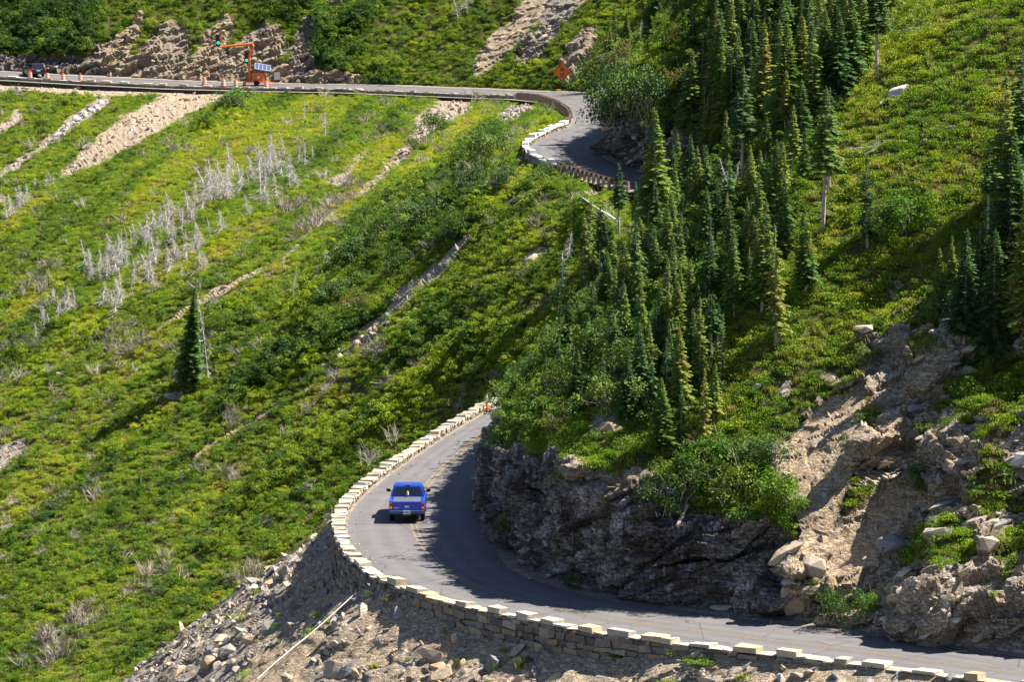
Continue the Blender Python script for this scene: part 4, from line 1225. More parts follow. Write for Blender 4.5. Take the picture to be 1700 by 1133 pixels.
def pickup():
    u, t = ray(675.5, 869); Y0 = -ZN / t
    root = empty("pickup_truck", (float(u) * Y0, Y0 + 1.1 + 1.35, ZN + .01), 0, "blue pickup truck driving away from us round the bend, seen from behind", "pickup truck")
    W = .93
    # lower body: sides with wheel arches
    b = MB()
    def side(x0, x1):
        pr = [(-2.68, .62), (-2.70, 1.02), (-2.66, 1.13), (-.72, 1.13), (-.6, 1.10), (1.15, 1.10), (1.3, 1.12), (2.3, 1.03), (2.62, .92), (2.70, .70), (2.66, .45), (2.2, .45)]
        for a in range(0, 181, 20): pr.append((1.72 + .47 * math.cos(math.radians(a)), .42 + .44 * math.sin(math.radians(a))))
        pr += [(1.2, .42), (-1.15, .42)]
        for a in range(0, 181, 20): pr.append((-1.62 + .47 * math.cos(math.radians(a)), .42 + .44 * math.sin(math.radians(a))))
        pr += [(-2.12, .5)]
        b.extrude(pr, x0, x1, 'YZ', .5)
    side(-W, -W + .22); side(W - .22, W)
    b.box((0, 1.9, .86), (2 * W - .44, 1.55, .50), 0, (.97, .98)); b.box((0, .22, .74), (2 * W - .44, 1.75, .70)); b.box((0, -1.7, .64), (2 * W - .44, 1.9, .12))
    b.build("body", M_BLUE, root, bevel=.03)
    # cab
    c = MB()
    z0, z1 = 1.10, 1.77
    def ringq(z, yb, yf, w): return [(-w, yb, z), (w, yb, z), (w, yf, z), (-w, yf, z)]
    r0 = ringq(z0, -.72, 1.35, .89); r1 = ringq(z1 - .10, -.60, .48, .735); r2 = ringq(z1, -.46, .36, .64)
    c.add(r0 + r1 + r2, [(0, 1, 5, 4), (1, 2, 6, 5), (2, 3, 7, 6), (3, 0, 4, 7), (4, 5, 9, 8), (5, 6, 10, 9), (6, 7, 11, 10), (7, 4, 8, 11), (8, 9, 10, 11), (3, 2, 1, 0)], .5)
    cab = c.build("cab", M_BLUE, root, bevel=.045)
    def quadpane(nm, V, n, par, mat=M_GLASS, d=.012):
        n = Vector(n).normalized() * d
        g = MB(); V = [Vector(v) for v in V]
        g.add([v + n for v in V] + [v - n for v in V], [(0, 1, 2, 3), (7, 6, 5, 4), (0, 4, 5, 1), (1, 5, 6, 2), (2, 6, 7, 3), (3, 7, 4, 0)], .5)
        return g.build(nm, mat, par)
    # back window on the sloped rear wall
    def rear(x, f): # f 0..1 up the wall
        y = -.72 + (.12) * f; z = z0 + (z1 - .10 - z0) * f; w = .89 + (.735 - .89) * f
        return (x * w, y, z)
    rw = quadpane("rear_window", [rear(-.86, .16), rear(.86, .16), rear(.83, .93), rear(-.83, .93)], (0, -1, .2), root)
    quadpane("window_divider", [rear(-.27, .17), rear(-.25, .17), rear(-.25, .92), rear(-.27, .92)], (0, -1, .2), rw, M_DARKPL, .018)
    quadpane("window_divider", [rear(.25, .17), rear(.27, .17), rear(.27, .92), rear(.25, .92)], (0, -1, .2), rw, M_DARKPL, .018)
    for s in (-1, 1):
        quadpane("side_window", [(s * .862, -.5, 1.2), (s * .862, .95, 1.2), (s * .765, .45, 1.60), (s * .765, -.48, 1.60)], (s, 0, .25), root)
    quadpane("windscreen", [(-.80, 1.27, 1.17), (.80, 1.27, 1.17), (.68, .56, 1.62), (-.68, .56, 1.62)], (0, .7, 1), root)
    hb = MB(); hb.box((0, -.575, 1.725), (.26, .05, .045)); hb.build("high_brake_light", M_REDL, root, bevel=.01)
    tc = MB(); tc.box((0, -1.68, 1.10), (2 * W - .30, 1.86, .05)); tc.build("bed_cover", M_TONN, root, bevel=.015)
    # tailgate
    tg = MB(); tg.box((0, -2.69, .885), (1.46, .07, .50)); t = tg.build("tailgate", M_BLUE, root, bevel=.02)
    rid = MB(); rid.box((0, -2.735, 1.10), (1.46, .05, .035)); rid.box((0, -2.735, .67), (1.46, .03, .03)); rid.build("tailgate_ridge", M_BLUE, t, bevel=.01)
    hd = MB(); hd.box((0, -2.735, 1.005), (.24, .03, .05)); hd.build("handle", M_BLUE, t, bevel=.012)
    em = MB(); em.lathe((0, -2.745, .87), [(.02, -.012), (.125, -.01), (.14, 0), (.125, .012)], 24, 'Y'); e = em.build("oval_emblem", M_CHROME, t); 
    for v in e.data.vertices: v.co.z = .87 + (v.co.z - .87) * .45
    bd = MB()
    for k, w in enumerate((.035, .03, .035, .03, .035, .03)): bd.box((-.66 + k * .045, -2.732, .80), (w, .015, .04))
    bd.build("model_badge", M_CHROME, t)
    # lights
    for s in (-1, 1):
        m = MB(); m.box((s * .835, -2.70, .88), (.17, .12, .36)); l = m.build("tail_light", M_REDL, root, bevel=.02)
        m = MB(); m.box((s * .835, -2.765, .82), (.13, .02, .09)); m.build("reverse_lens", M_WHITEL, l)
        m = MB(); m.box((s * 1.06, .78, 1.27), (.22, .10, .17)); mi = m.build("door_mirror", M_BLACK, root, bevel=.03)
        m = MB(); m.tube([(s * .86, .82, 1.2), (s * 1.0, .80, 1.24)], .025); m.build("mirror_arm", M_BLACK, mi)
    # bumper, plate, hitch
    m = MB(); m.box((0, -2.78, .58), (1.82, .20, .17)); bp = m.build("rear_bumper", M_BUMP, root, bevel=.03)
    m = MB(); m.box((0, -2.80, .665), (1.70, .16, .02)); m.build("bumper_step", M_CHROME, bp, bevel=.005)
    m = MB(); m.box((0, -2.89, .585), (.36, .015, .19)); pl = m.build("licence_plate", M_PLATE, root, bevel=.005)
    m = MB()
    for k in range(6):
        m.box((-.125 + k * .05, -2.902, .58), (.028, .008, .065)); 
    m.box((0, -2.902, .645), (.20, .008, .018)); m.build("plate_lettering", M_PLTXT, pl)
    m = MB(); m.box((0, -2.80, .43), (.5, .12, .10)); m.box((0, -2.9, .43), (.07, .2, .07)); m.build("tow_hitch", M_DARKPL, root)
    m = MB(); m.tube([(.45, -2.3, .38), (.62, -2.78, .38)], .035, 8); m.build("exhaust_pipe", M_CHROME, root)
    m = MB(); m.box((0, 0, .44), (1.2, 4.6, .14)); m.tube([(-.75, -1.62, .37), (.75, -1.62, .37)], .06, 8); m.tube([(-.75, 1.72, .37), (.75, 1.72, .37)], .06, 8); m.build("chassis", M_BLACK, root)
    m = MB(); m.box((0, 2.74, .52), (1.8, .14, .18)); m.build("front_bumper", M_BUMP, root, bevel=.03)
    for s in (-1, 1):
        wheel(root, s * .80, -1.62, .375, .25, s); wheel(root, s * .80, 1.72, .375, .25, s)
        m = MB(); m.box((s * .72, 2.70, .82), (.30, .06, .16)); m.build("headlight", M_WHITEL, root, bevel=.02)
    # the pale toy sitting behind the window
    toy = MB(); toy.lathe((0, -.79, 1.20), [(.02, -.01), (.06, .01), (.065, .07), (.04, .11), (.05, .14), (.05, .19), (.02, .22)], 12)
    toy.build("window_toy", M_SKIN, root, smooth=True)
    return root
truck = pickup(); truck.scale = (.94, .94, .94)

def road_point(px, off, Yr=(350, 560)):
    q, _ = to_px(FO); m = (FO[:, 1] > Yr[0]) & (FO[:, 1] < Yr[1])
    k = np.where(m)[0][np.argmin(np.abs(q[m] - px))]
    p = FO[k] + np.array([nf[k][0] * off, nf[k][1] * off, .06 * off + .02])
    # keep the picture column
    u, _ = ray(px, 130); p[0] = float(u) * p[1]
    return p

def suv():
    p = road_point(56, 6.0, (500, 560))
    root = empty("parked_suv", p, math.radians(22), "dark SUV on the far road at the left edge, behind an orange drum", "SUV")
    b = MB()
    pr = [(-2.25, .5), (-2.3, .95), (-2.2, 1.02), (1.1, 1.04), (2.1, .95), (2.3, .8), (2.3, .4), (2.05, .36)]
    for a in range(0, 181, 30): pr.append((1.45 + .42 * math.cos(math.radians(a)), .36 + .40 * math.sin(math.radians(a))))
    pr += [(-1.0, .36)]
    for a in range(0, 181, 30): pr.append((-1.42 + .42 * math.cos(math.radians(a)), .36 + .40 * math.sin(math.radians(a))))
    pr += [(-2.2, .4)]
    b.extrude(pr, -.93, .93, 'YZ', .5); body = b.build("body", M_BLACKP, root, bevel=.04)
    c = MB()
    r0 = [(-.90, -2.2, 1.02), (.90, -2.2, 1.02), (.90, 1.1, 1.03), (-.90, 1.1, 1.03)]; r1 = [(-.74, -1.95, 1.66), (.74, -1.95, 1.66), (.74, .25, 1.66), (-.74, .25, 1.66)]; r2 = [(-.6, -1.75, 1.74), (.6, -1.75, 1.74), (.6, 0, 1.74), (-.6, 0, 1.74)]
    c.add(r0 + r1 + r2, [(0, 1, 5, 4), (1, 2, 6, 5), (2, 3, 7, 6), (3, 0, 4, 7), (4, 5, 9, 8), (5, 6, 10, 9), (6, 7, 11, 10), (7, 4, 8, 11), (8, 9, 10, 11)], .5)
    c.build("cabin", M_BLACKP, root, bevel=.03)
    g = MB(); g.add([(-.76, -2.16, 1.12), (.76, -2.16, 1.12), (.66, -1.99, 1.60), (-.66, -1.99, 1.60), (-.76, -2.11, 1.12), (.76, -2.11, 1.12), (.66, -1.94, 1.60), (-.66, -1.94, 1.60)], [(0, 1, 2, 3), (7, 6, 5, 4), (0, 4, 5, 1), (2, 6, 7, 3), (1, 5, 6, 2), (0, 3, 7, 4)]); g.build("rear_window", M_GLASS, root)
    for s in (-1, 1):
        g = MB(); g.add([(s * .90, -1.8, 1.1), (s * .90, .8, 1.1), (s * .79, .15, 1.58), (s * .79, -1.7, 1.58), (s * .87, -1.8, 1.1), (s * .87, .8, 1.1), (s * .76, .15, 1.58), (s * .76, -1.7, 1.58)], [(0, 1, 2, 3), (7, 6, 5, 4), (0, 4, 5, 1), (2, 6, 7, 3)]); g.build("side_window", M_GLASS, root)
        m = MB(); m.box((s * .84, -2.27, .98), (.16, .12, .26)); m.build("tail_light", M_REDL, root, bevel=.02)
        m = MB(); m.box((s * 1.02, .75, 1.12), (.20, .1, .15)); m.build("door_mirror", M_BLACK, root, bevel=.02)
        wheel(root, s * .82, -1.42, .36, .24, s); wheel(root, s * .82, 1.45, .36, .24, s)
    m = MB(); m.box((0, -1.92, 1.70), (.3, .06, .05)); m.build("high_brake_light", M_REDL, root)
    m = MB(); m.box((0, -2.33, .82), (.5, .03, .13)); m.build("licence_plate", M_PLATE, root)
    m = MB(); m.box((0, -2.32, .5), (1.8, .12, .2)); m.build("rear_bumper", M_DARKPL, root, bevel=.03)
    return root
suv()

# ------------------------------------------------------------------ drums, cone, signs
def drum(p, label, lamp=True):
    root = empty("traffic_drum", p, 0, label, "traffic drum", "orange drums on the far road")
    m = MB(); m.lathe((0, 0, 0), [(.33, 0), (.33, .08), (.27, .10), (.27, .35), (.25, .37), (.25, .62), (.23, .64), (.23, .92), (.20, .98), (.12, 1.0)], 14); m.build("barrel", M_ORANGE, root)
    for z, r in ((.16, .272), (.44, .253), (.70, .234)):
        m = MB(); m.lathe((0, 0, z), [(r, 0), (r + .006, .005), (r + .006, .13), (r, .135)], 14); m.build("reflective_band", M_WHITE, root)
    m = MB(); m.lathe((0, 0, 0), [(.42, 0), (.42, .05), (.34, .06)], 12); m.build("rubber_base", M_RUB, root)
    if lamp:
        m = MB(); m.box((0, 0, 1.05), (.12, .08, .12)); m.lathe((0, -.05, 1.18), [(.03, -.02), (.10, -.015), (.10, .10), (.03, .11)], 10, 'Y'); m.build("warning_light", M_ORANGE, root)
    return root
D = [(50, 1.3, "tallest looking orange drum, standing in front of the dark SUV"), (78.5, 1.2, "orange striped drum just right of the dark SUV"), (104.5, 1.4, "orange striped drum midway between the SUV and the tan cliff, with a lamp on top"), (133, 1.4, "orange striped drum farthest right of the four near the dark SUV"),
     (339, 5.0, "orange striped drum farthest left of those before the signal trailer, against the tan rock rib"), (370.5, 3.4, "orange striped drum in the middle of the three left of the signal trailer"), (391, 2.2, "orange striped drum just left of the signal trailer's mast"), (441.8, 1.6, "orange striped drum in front of the signal trailer's right end")]
for px, off, lb in D:
    d = drum(road_point(px, off, (505, 560)), lb, lamp=px != 78.5)

def cone():
    u, t = ray(808, 684); Y = -ZN / t
    root = empty("traffic_cone", (float(u) * Y, Y, ZN + .01), 0, "tall slim orange cone with white bands at the end of the stone wall", "traffic cone")
    m = MB(); m.lathe((0, 0, 0), [(.13, .05), (.115, .3), (.09, .62), (.05, 1.0), (.04, 1.08)], 14); m.build("cone_body", M_ORANGE, root)
    m = MB(); m.lathe((0, 0, 0), [(.103, .54), (.109, .545), (.09, .69), (.083, .695)], 14); m.build("reflective_band", M_WHITE, root)
    m = MB(); m.lathe((0, 0, 0), [(.078, .78), (.083, .785), (.060, .96), (.054, .965)], 14); m.build("reflective_band", M_WHITE, root)
    m = MB(); m.box((0, 0, .03), (.55, .55, .06)); m.build("rubber_base", M_BLACK, root)
cone()

def signal_trailer():
    p = road_point(425, 6.2, (500, 560))
    root = empty("signal_trailer", p, 0, "orange trailer with crane arm holding out a traffic light, solar panel on top", "traffic signal")
    S = 1.0
    m = MB(); m.box((0, 0, .45), (3.0, 1.5, .14)); m.box((-1.45, -.3, .28), (.35, .5, .5)); m.box((1.4, -.3, .3), (.35, .5, .5)); m.box((-1.1, 0, .55), (.6, .3, .2)); m.tube([(1.4, 0, .5), (2.3, 0, .35)], .06); m.build("chassis", M_ORANGED, root, bevel=.02)
    for s in (-1, 1):
        t = MB(); t.lathe((.1, s * .85, .34), [(.2, -.1), (.34, -.1), (.34, .1), (.2, .1)], 14, 'Y'); t.build("wheel", M_RUB, root)
    m = MB(); m.box((.25, 0, 1.05), (1.5, .9, 1.0)); m.lathe((.1, -.5, .95), [(.02, 0), (.32, .0), (.32, .25), (.02, .25)], 14, 'Y'); cabn = m.build("battery_cabinet", M_ORANGED, root, bevel=.03)
    m = MB(); m.box((.35, -.53, 1.05), (.26, .03, .3)); m.build("cabinet_label", M_WHITE, cabn)
    m = MB()
    for x in (-.1, 1.2): m.box((x, .2, 1.7), (.07, .07, 1.0))
    fr = m.build("panel_frame", M_ORANGED, root)
    R = Matrix.Rotation(math.radians(-38), 3, 'X') @ Matrix.Rotation(math.radians(14), 3, 'Y')
    m = MB(); m.box((.85, 0, 2.3), (2.0, 1.15, .05), M=Matrix.Rotation(math.radians(38), 3, 'X') @ Matrix.Rotation(math.radians(12), 3, 'Y'))
    sp = m.build("solar_panel", simple("solar_cells", (.08, .12, .28), .2, .2, .7, vary=.05), root)
    m = MB()
    RR = Matrix.Rotation(math.radians(38), 3, 'X') @ Matrix.Rotation(math.radians(12), 3, 'Y')
    for k in (-.99, -.5, 0, .5, .99): 
        c = Vector((.85, 0, 2.3)) + RR @ Vector((k, 0, .035)); m.box(c, (.05, 1.15, .02), M=RR)
    for k in (-.56, .56):
        c = Vector((.85, 0, 2.3)) + RR @ Vector((0, k, .035)); m.box(c, (2.0, .05, .02), M=RR)
    m.build("panel_rim", simple("aluminium_rim", (.45, .45, .48), .5), sp)
    m = MB(); m.box((-.85, 0, 2.1), (.28, .26, 3.3)); m.tube([(-.85, 0, 3.6), (-1.02, 0, 4.0)], .08); m.build("mast", M_ORANGED, root, bevel=.01)
    m = MB(); m.tube([(-.85, 0, 3.0), (-.85, 0, 3.65), (-.32, 0, 5.0), (-.38, 0, 5.25), (-2.6, 0, 5.05), (-4.3, 0, 4.85)], [.17, .17, .17, .17, .15, .11], 8); m.tube([(-.5, 0, 5.3), (-4.2, 0, 4.98)], .03, 5)
    for k in range(8): m.tube([(-.6 - k * .45, 0, 5.28 - k * .038), (-.8 - k * .45, 0, 5.12 - k * .038)], .02, 4)
    m.build("crane_arm", M_ORANGED, root)
    m = MB(); m.tube([(-1.65, 0, 5.2), (-1.65, 0, 5.9)], .03, 5); m.build("antenna", M_WHITE, root)
    g = NT("green_signal_glow"); g.color((.0, .35, .22)); g.b.inputs["Emission Color"].default_value = (.0, .9, .55, 1); g.b.inputs["Emission Strength"].default_value = 1.6
    dl = simple("unlit_lens", (.08, .02, .02), .3)
    for (x, z) in ((-4.75, 5.75), (-1.15, 3.55)):
        m = MB(); m.box((x, 0, z), (.36, .26, 1.15)); m.box((x, .16, z), (.62, .03, 1.4)); h = m.build("signal_head", M_BLACK, root, bevel=.02)
        for k, mt in enumerate((dl, dl, g.m)):
            l = MB(); l.lathe((x, -.15, z + .36 - k * .36), [(.02, -.02), (.15, 0), (.15, .04)], 14, 'Y'); l.build("signal_lens", mt, h)
        b = MB(); b.tube([(x + .22, 0, z + .6), (x + .25, 0, z - .6), (x + .45, 0, z - .85)], .05, 6); b.build("bracket", M_ORANGED, h)
    return root
signal_trailer()

def board_sign():
    p = road_point(460, 7.2, (500, 560))
    root = empty("sign_board", p, math.radians(6), "small blank white board on a leg to the right of the signal trailer", "sign")
    m = MB(); m.box((0, 0, 1.15), (.72, .03, .95)); m.build("panel", M_WHITE, root)
    m = MB(); m.box((.1, .04, .5), (.05, .04, 1.3)); m.box((-.25, .04, .5), (.05, .04, 1.3)); m.build("leg", M_DARKPL, root)
board_sign()

def diamond_sign():
    k = np.argmin(np.abs(B2s[:, 1] - 486) + 100 * (B2s[:, 0] < 2)); u, t = ray(933, 149)
    kk = np.argmin(np.abs(to_px(B2s)[0] - 933) + np.where(B2s[:, 1] > 440, 0, 999))
    p = B2s[kk].copy(); p[2] += .12
    root = empty("warning_sign", p, math.radians(4), "orange diamond sign with traffic light symbol at the far bend's inside corner", "road sign")
    s = .80
    q = s * math.sqrt(2) * .98
    m = MB(); m.extrude([(-q, 0), (0, -q), (q, 0), (0, q)], -.02, .02, 'XZ'); pn = m.build("sign_panel", M_ORANGE, root); pn.location = (0, 0, 2.25)
    bw = MB()
    for a, b in (((-q, 0), (0, -q)), ((0, -q), (q, 0)), ((q, 0), (0, q)), ((0, q), (-q, 0))):
        a = Vector((a[0], -.026, a[1])) * .93; b = Vector((b[0], -.026, b[1])) * .93; bw.tube([a, b], .02, 4)
    bw.build("sign_border", M_BLACK, pn)
    bx_ = MB(); bx_.box((0, -.03, 0), (.34, .02, 1.0)); sb = bx_.build("signal_symbol", M_BLACK, pn, bevel=.008)
    for kx, c in enumerate(((.75, .02, .02), (.85, .5, .02), (.0, .5, .25))):
        d = MB(); d.lathe((0, -.045, .31 - .31 * kx), [(.01, -.006), (.12, -.004), (.12, .008)], 16, 'Y'); d.build("symbol_disc", simple("sign_disc", c, .5, vary=0), sb)
    m = MB(); m.tube([(0, .04, .1), (0, .04, 3.2)], .03, 6)
    for a in range(4): m.tube([(0, .04, .35), (.55 * math.cos(a * 1.57 + .78), .04 + .55 * math.sin(a * 1.57 + .78), .03)], .025, 6)
    m.build("stand", M_DARKPL, root)
    for k, (x, y) in enumerate(((-.45, -.3), (.5, -.25))):
        m = MB(); m.lathe((0, 0, 0), [(.12, 0), (.30, .03), (.30, .12), (.12, .17)], 10)
        o = m.build("sandbag", M_ORANGED, root, smooth=True); o.location = (x, y, 0); o.scale = (1.3, .8, 1)
    m = MB(); m.box((.1, .04, 3.5), (.3, .02, .35)); m.build("warning_flag", M_ORANGE, root)
diamond_sign()

# ------------------------------------------------------------------ boulders, poles, logs
def boulder(px, py, w, h, seed, label, mat=None, rz=0, ry=.6, group=None, sink=.38, nm="boulder", cat="boulder"):
    r = hit(px, py + h * .3)
    if r is None: return
    p = r[0]; sc = p.y / FPX
    W = w * sc; Hh = h * sc
    me = rock_mesh("boulder", seed, mat or M_STONE, 22, 1.0)
    o = bpy.data.objects.new(nm, me); link(o)
    # centre on its own ground point
    dm = [max(v.co[k] for v in me.vertices) - min(v.co[k] for v in me.vertices) for k in range(3)]
    o.scale = (W / dm[0], W * .7 / dm[1], Hh * 1.2 / dm[2])
    o.location = p + Vector((0, 0, Hh * (.5 - sink)))
    o.rotation_euler = (random.uniform(-.15, .15), ry, rz)
    tag(o, label, cat, group)
    return o
BO = [(1492, 152, 44, 22, "white flat-topped boulder alone in the flowery meadow, shadow beneath it", 1, -.45), (1579, 213, 20, 10, "tan flat stone in the grass to the right of the white meadow boulder", 0, -.3), (1536, 233, 12, 12, "small grey stone in the meadow left of the tan flat stone", 0, 0),
      (1316, 985, 56, 48, "big tan block at the road's inner edge where the dark cliff ends", 0, .2), (1352, 935, 46, 40, "grey fractured block resting above the big tan block", 0, .5), (1375, 995, 28, 22, "grey stone behind the green bush at the foot of the flank", 0, .3),
      (828, 664, 20, 30, "upright white slab leaning beside the tall slim cone", 1, .2), (816, 658, 14, 20, "white stone between the slim cone and the upright slab", 1, -.7), (826, 689, 26, 12, "low grey rock at the end of the near road's wall", 0, .2),
      (885, 427, 30, 12, "pale flat rock in the shrubs left of the dark wood", 0, -.5), (282, 656, 20, 10, "small white rock at the foot of the lone spruce", 1, -.2),
      (447, 1040, 34, 22, "large grey slab low on the talus, topmost of the three in its row", 0, -.6), (415, 1062, 26, 18, "flat tan slab in the middle of the talus edge row", 0, -.5), (376, 1080, 34, 20, "long slab at the lower left edge of the talus", 0, -.6), (345, 1100, 28, 22, "dark angular rock at the bottom left of the talus", 0, -.3),
      (820, 1098, 30, 24, "orange-tan boulder below the wall at the bottom, casting a black shadow", 0, .2), (735, 1118, 50, 20, "long brown slab near the bottom edge below the wall", 0, -.5), (555, 1110, 34, 40, "rounded grey boulder beside the sandy gully", 0, .1), (880, 1105, 20, 12, "grey stone right of the orange-tan boulder", 0, 0),
      (1155, 720, 10, 8, "small white stone by the bare trunks above the thicket", 1, 0), (1012, 712, 46, 30, "sunlit tan crag crowning the dark road cliff", 0, -.5), (1085, 640, 8, 8, "tiny white stone among the spruces at the wood's lower edge", 1, 0), (1305, 652, 20, 12, "grey rock in the dry grass above the flank", 0, -.4), (1380, 630, 24, 14, "reddish rock at the top of the sandy gully", 0, -.4), (1258, 640, 14, 8, "pale stone in the grass left of the grey rock", 1, -.3),
      (1610, 610, 30, 18, "grey ledge stone in the tree shadow on the upper flank", 0, -.4), (1690, 760, 40, 30, "big pale block at the right edge of the flank", 1, -.3), (1560, 880, 60, 26, "broad flat ledge block in the middle of the flank", 0, -.15), (1640, 900, 44, 24, "flat tan block right of the broad ledge block", 0, -.2), (1480, 900, 50, 30, "grey overhanging block above the shaded hollow of the flank", 0, -.3), (1200, 1008, 40, 10, "low rubble rock at the foot of the dark cliff", 0, 0)]
for i, (x, y, w, h, lb, wh, ry) in enumerate(BO):
    boulder(x, y, w, h, 200 + i, lb, M_STONEW if wh else M_STONE, rz=random.uniform(-.4, .4), ry=ry)
rr = random.Random(9)
for i in range(22):                      # white blocks of the chute under the far wall
    f = (i + rr.random() * .6) / 22
    x = 170 - 78 * f + rr.uniform(-6, 6); y = 172 + 52 * f + rr.uniform(-5, 5)
    boulder(x, y, rr.uniform(6, 14), rr.uniform(5, 10), 300 + i % 7, "white block in the boulder chute running down from the far wall at upper left", M_STONEW, rr.random() * 3, -.4, "white blocks of the boulder chute")
for i in range(16):
    f = (i + rr.random() * .6) / 16
    x = 650 - 110 * f + rr.uniform(-8, 8); y = 528 + 78 * f + rr.uniform(-7, 7)
    boulder(x, y, rr.uniform(8, 20), rr.uniform(6, 12), 310 + i % 7, "tan block in the rocky chute in the middle of the shrubby hillside", M_STONE, rr.random() * 3, -.4, "tan blocks of the middle chute")

def pole(a, b, r0, r1, label, mat, name="fallen_log", cat="log", lift=.05, branches=0, which=None):
    ra, rb = hit(*a, which), hit(*b, which)
    if ra is None or rb is None: return
    A, B = ra[0] + Vector((0, -.05, lift)), rb[0] + Vector((0, -.05, lift))
    root = MB(); n = 7
    pts = [A.lerp(B, k / (n - 1)) - A + Vector((0, 0, .04 * math.sin(k * 1.3))) for k in range(n)]
    root.tube(pts, [r0 + (r1 - r0) * k / (n - 1) for k in range(n)], 7)
    for k in range(branches):
        f = random.uniform(.3, .95); p = A.lerp(B, f) - A
        e = p + (B - A).normalized() * .6 + Vector((random.uniform(-.7, .7), random.uniform(-.5, .2), random.uniform(.1, .8)))
        root.tube([p, p + (e - p) * .55], [r1 * .5, .008], 5)
    o = root.build(name, mat); o.location = A
    return tag(o, label, cat)
# the long white pole lying down the talus (it lies on top of the stones)
pole((428, 1136), (592, 994), .040, .034, "long thin white pole lying down the talus below the bend", M_WHITE, "white_pole", "pole", .22)
pole((1028, 394), (966, 352), .10, .04, "bleached leaning trunk above the middle of the wood's left edge", M_DEADTWIG, branches=6, lift=1.2)
pole((1462, 176), (1478, 160), .09, .05, "grey log poking out under the white meadow boulder", M_DEADTWIG)
pole((1432, 178), (1458, 178), .06, .05, "short pale log in the grass left of the white meadow boulder", M_DEADTWIG)
pole((1405, 262), (1470, 248), .06, .02, "bleached branch snarled in brush at the meadow's left side", M_DEADTWIG, branches=8, lift=.3)
pole((1436, 272), (1460, 256), .05, .02, "forked bare branch standing up from the meadow brush", M_DEADTWIG, branches=5, lift=.4)
pole((1500, 60), (1545, 54), .07, .02, "grey fallen tree lying across the top of the meadow", M_DEADTWIG, branches=10, lift=.3)
pole((1065, 306), (1010, 312), .05, .03, "white dead limb sticking out across the upper road's lower end", M_DEADTWIG, branches=3, lift=.4, which=["lower_hillside"])
pole((1125, 885), (1142, 850), .10, .05, "exposed bent root hanging over the dark cliff", M_BARK, branches=6, lift=.3)
# ------------------------------------------------------------------ spruces and dead trees
def spruce_meshes(seed, H=8.0, R=1.15, bare=.10, dens=1.0, droop=.35, ragged=.35, side=None):
    rng = np.random.default_rng(seed)
    quads = []
    z = H * bare + .1
    while z < H * .985:
        f = (z / H - bare) / (1 - bare)
        Lm = R * min(1.0, (1 - f) ** .95 * 1.05 + .03) * (1 if f > .08 else .75)
        nb = max(4, int(round((8 - 3 * f) * dens)))
        a0 = rng.uniform(0, 6.28)
        for b in range(nb):
            if rng.random() < ragged * .5 and f < .9: continue
            az = a0 + b * 6.283 / nb + rng.normal() * .25
            L = Lm * rng.uniform(1 - ragged, 1.15)
            if side is not None and math.cos(az - side) > .2: L *= .25
            d = np.array([math.cos(az), math.sin(az), 0]); sd = np.array([-math.sin(az), math.cos(az), 0])
            up0 = .10 + .35 * f
            ns = max(2, int(L / .13))
            prev = None
            for k in range(ns):
                g = (k + .6) / ns
                p = d * (L * g) + np.array([0, 0, z + L * (up0 * g - droop * g * g) + rng.normal() * .015])
                w = (.42 * L * (1 - g) ** .7 + .11) * rng.uniform(.7, 1.15)
                seg = L / ns * 1.5
                tl = rng.normal(size=2) * .14
                fwd = d * seg + np.array([0, 0, seg * (up0 - 2 * droop * g)])
                for s in (-1, 1):
                    tip = p + sd * s * w + d * w * .55 + np.array([0, 0, -w * (.28 + tl[0] * s)])
                    base2 = p + fwd * .62
                    n_ = np.array([0, 0, .03])
                    quads.append([p - fwd * .1, tip - fwd * .22 - n_, tip + fwd * .10, base2])
                # hanging and rising tufts give the spray some thickness
                if rng.random() < .6:
                    q = p + sd * rng.normal() * w * .4
                    v = np.array([0, 0, .07 + .05 * rng.random()])
                    quads.append([q - d * .06, q + sd * .05 - v, q + d * .09 - v * .6, q + d * .05 + v * .5])
        z += rng.uniform(.13, .21) * (.8 + .2 * H / 8)
    # leader
    for k in range(7):
        a = rng.uniform(0, 6.28); t = H * (.94 + .01 * k); w = .10 * (1 - k / 8) + .02
        quads.append([(0, 0, t), (math.cos(a) * w, math.sin(a) * w, t + .02), (0, 0, t + .14), (-math.cos(a) * w, -math.sin(a) * w, t + .02)])
    V = np.array(quads, float).reshape(-1, 3)
    crown = mesh_np("crown", V, quads_faces(len(V) // 4), M_FIR)
    mb = MB(); n = 9; bend = rng.normal(size=2) * .06
    pts = [(bend[0] * math.sin(k / n * 3), bend[1] * math.sin(k / n * 2), H * k / (n - 1) - (.5 if k == 0 else 0)) for k in range(n)]
    mb.tube(pts, [.016 * H * (1 - .93 * k / (n - 1)) + .012 for k in range(n)], 7)
    # dead stubs low on the trunk
    for k in range(int(26 * (bare + .15) * 2)):
        zz = rng.uniform(.03, bare + .18) * H; a = rng.uniform(0, 6.28); l = rng.uniform(.2, .75)
        mb.tube([(0, 0, zz), (math.cos(a) * l, math.sin(a) * l, zz - .12 * l + rng.normal() * .06)], [.016, .006], 3)
    me = bpy.data.meshes.new("trunk"); me.from_pydata(mb.v, [], mb.f); me.update(); me.materials.append(M_BARK)
    return crown, me

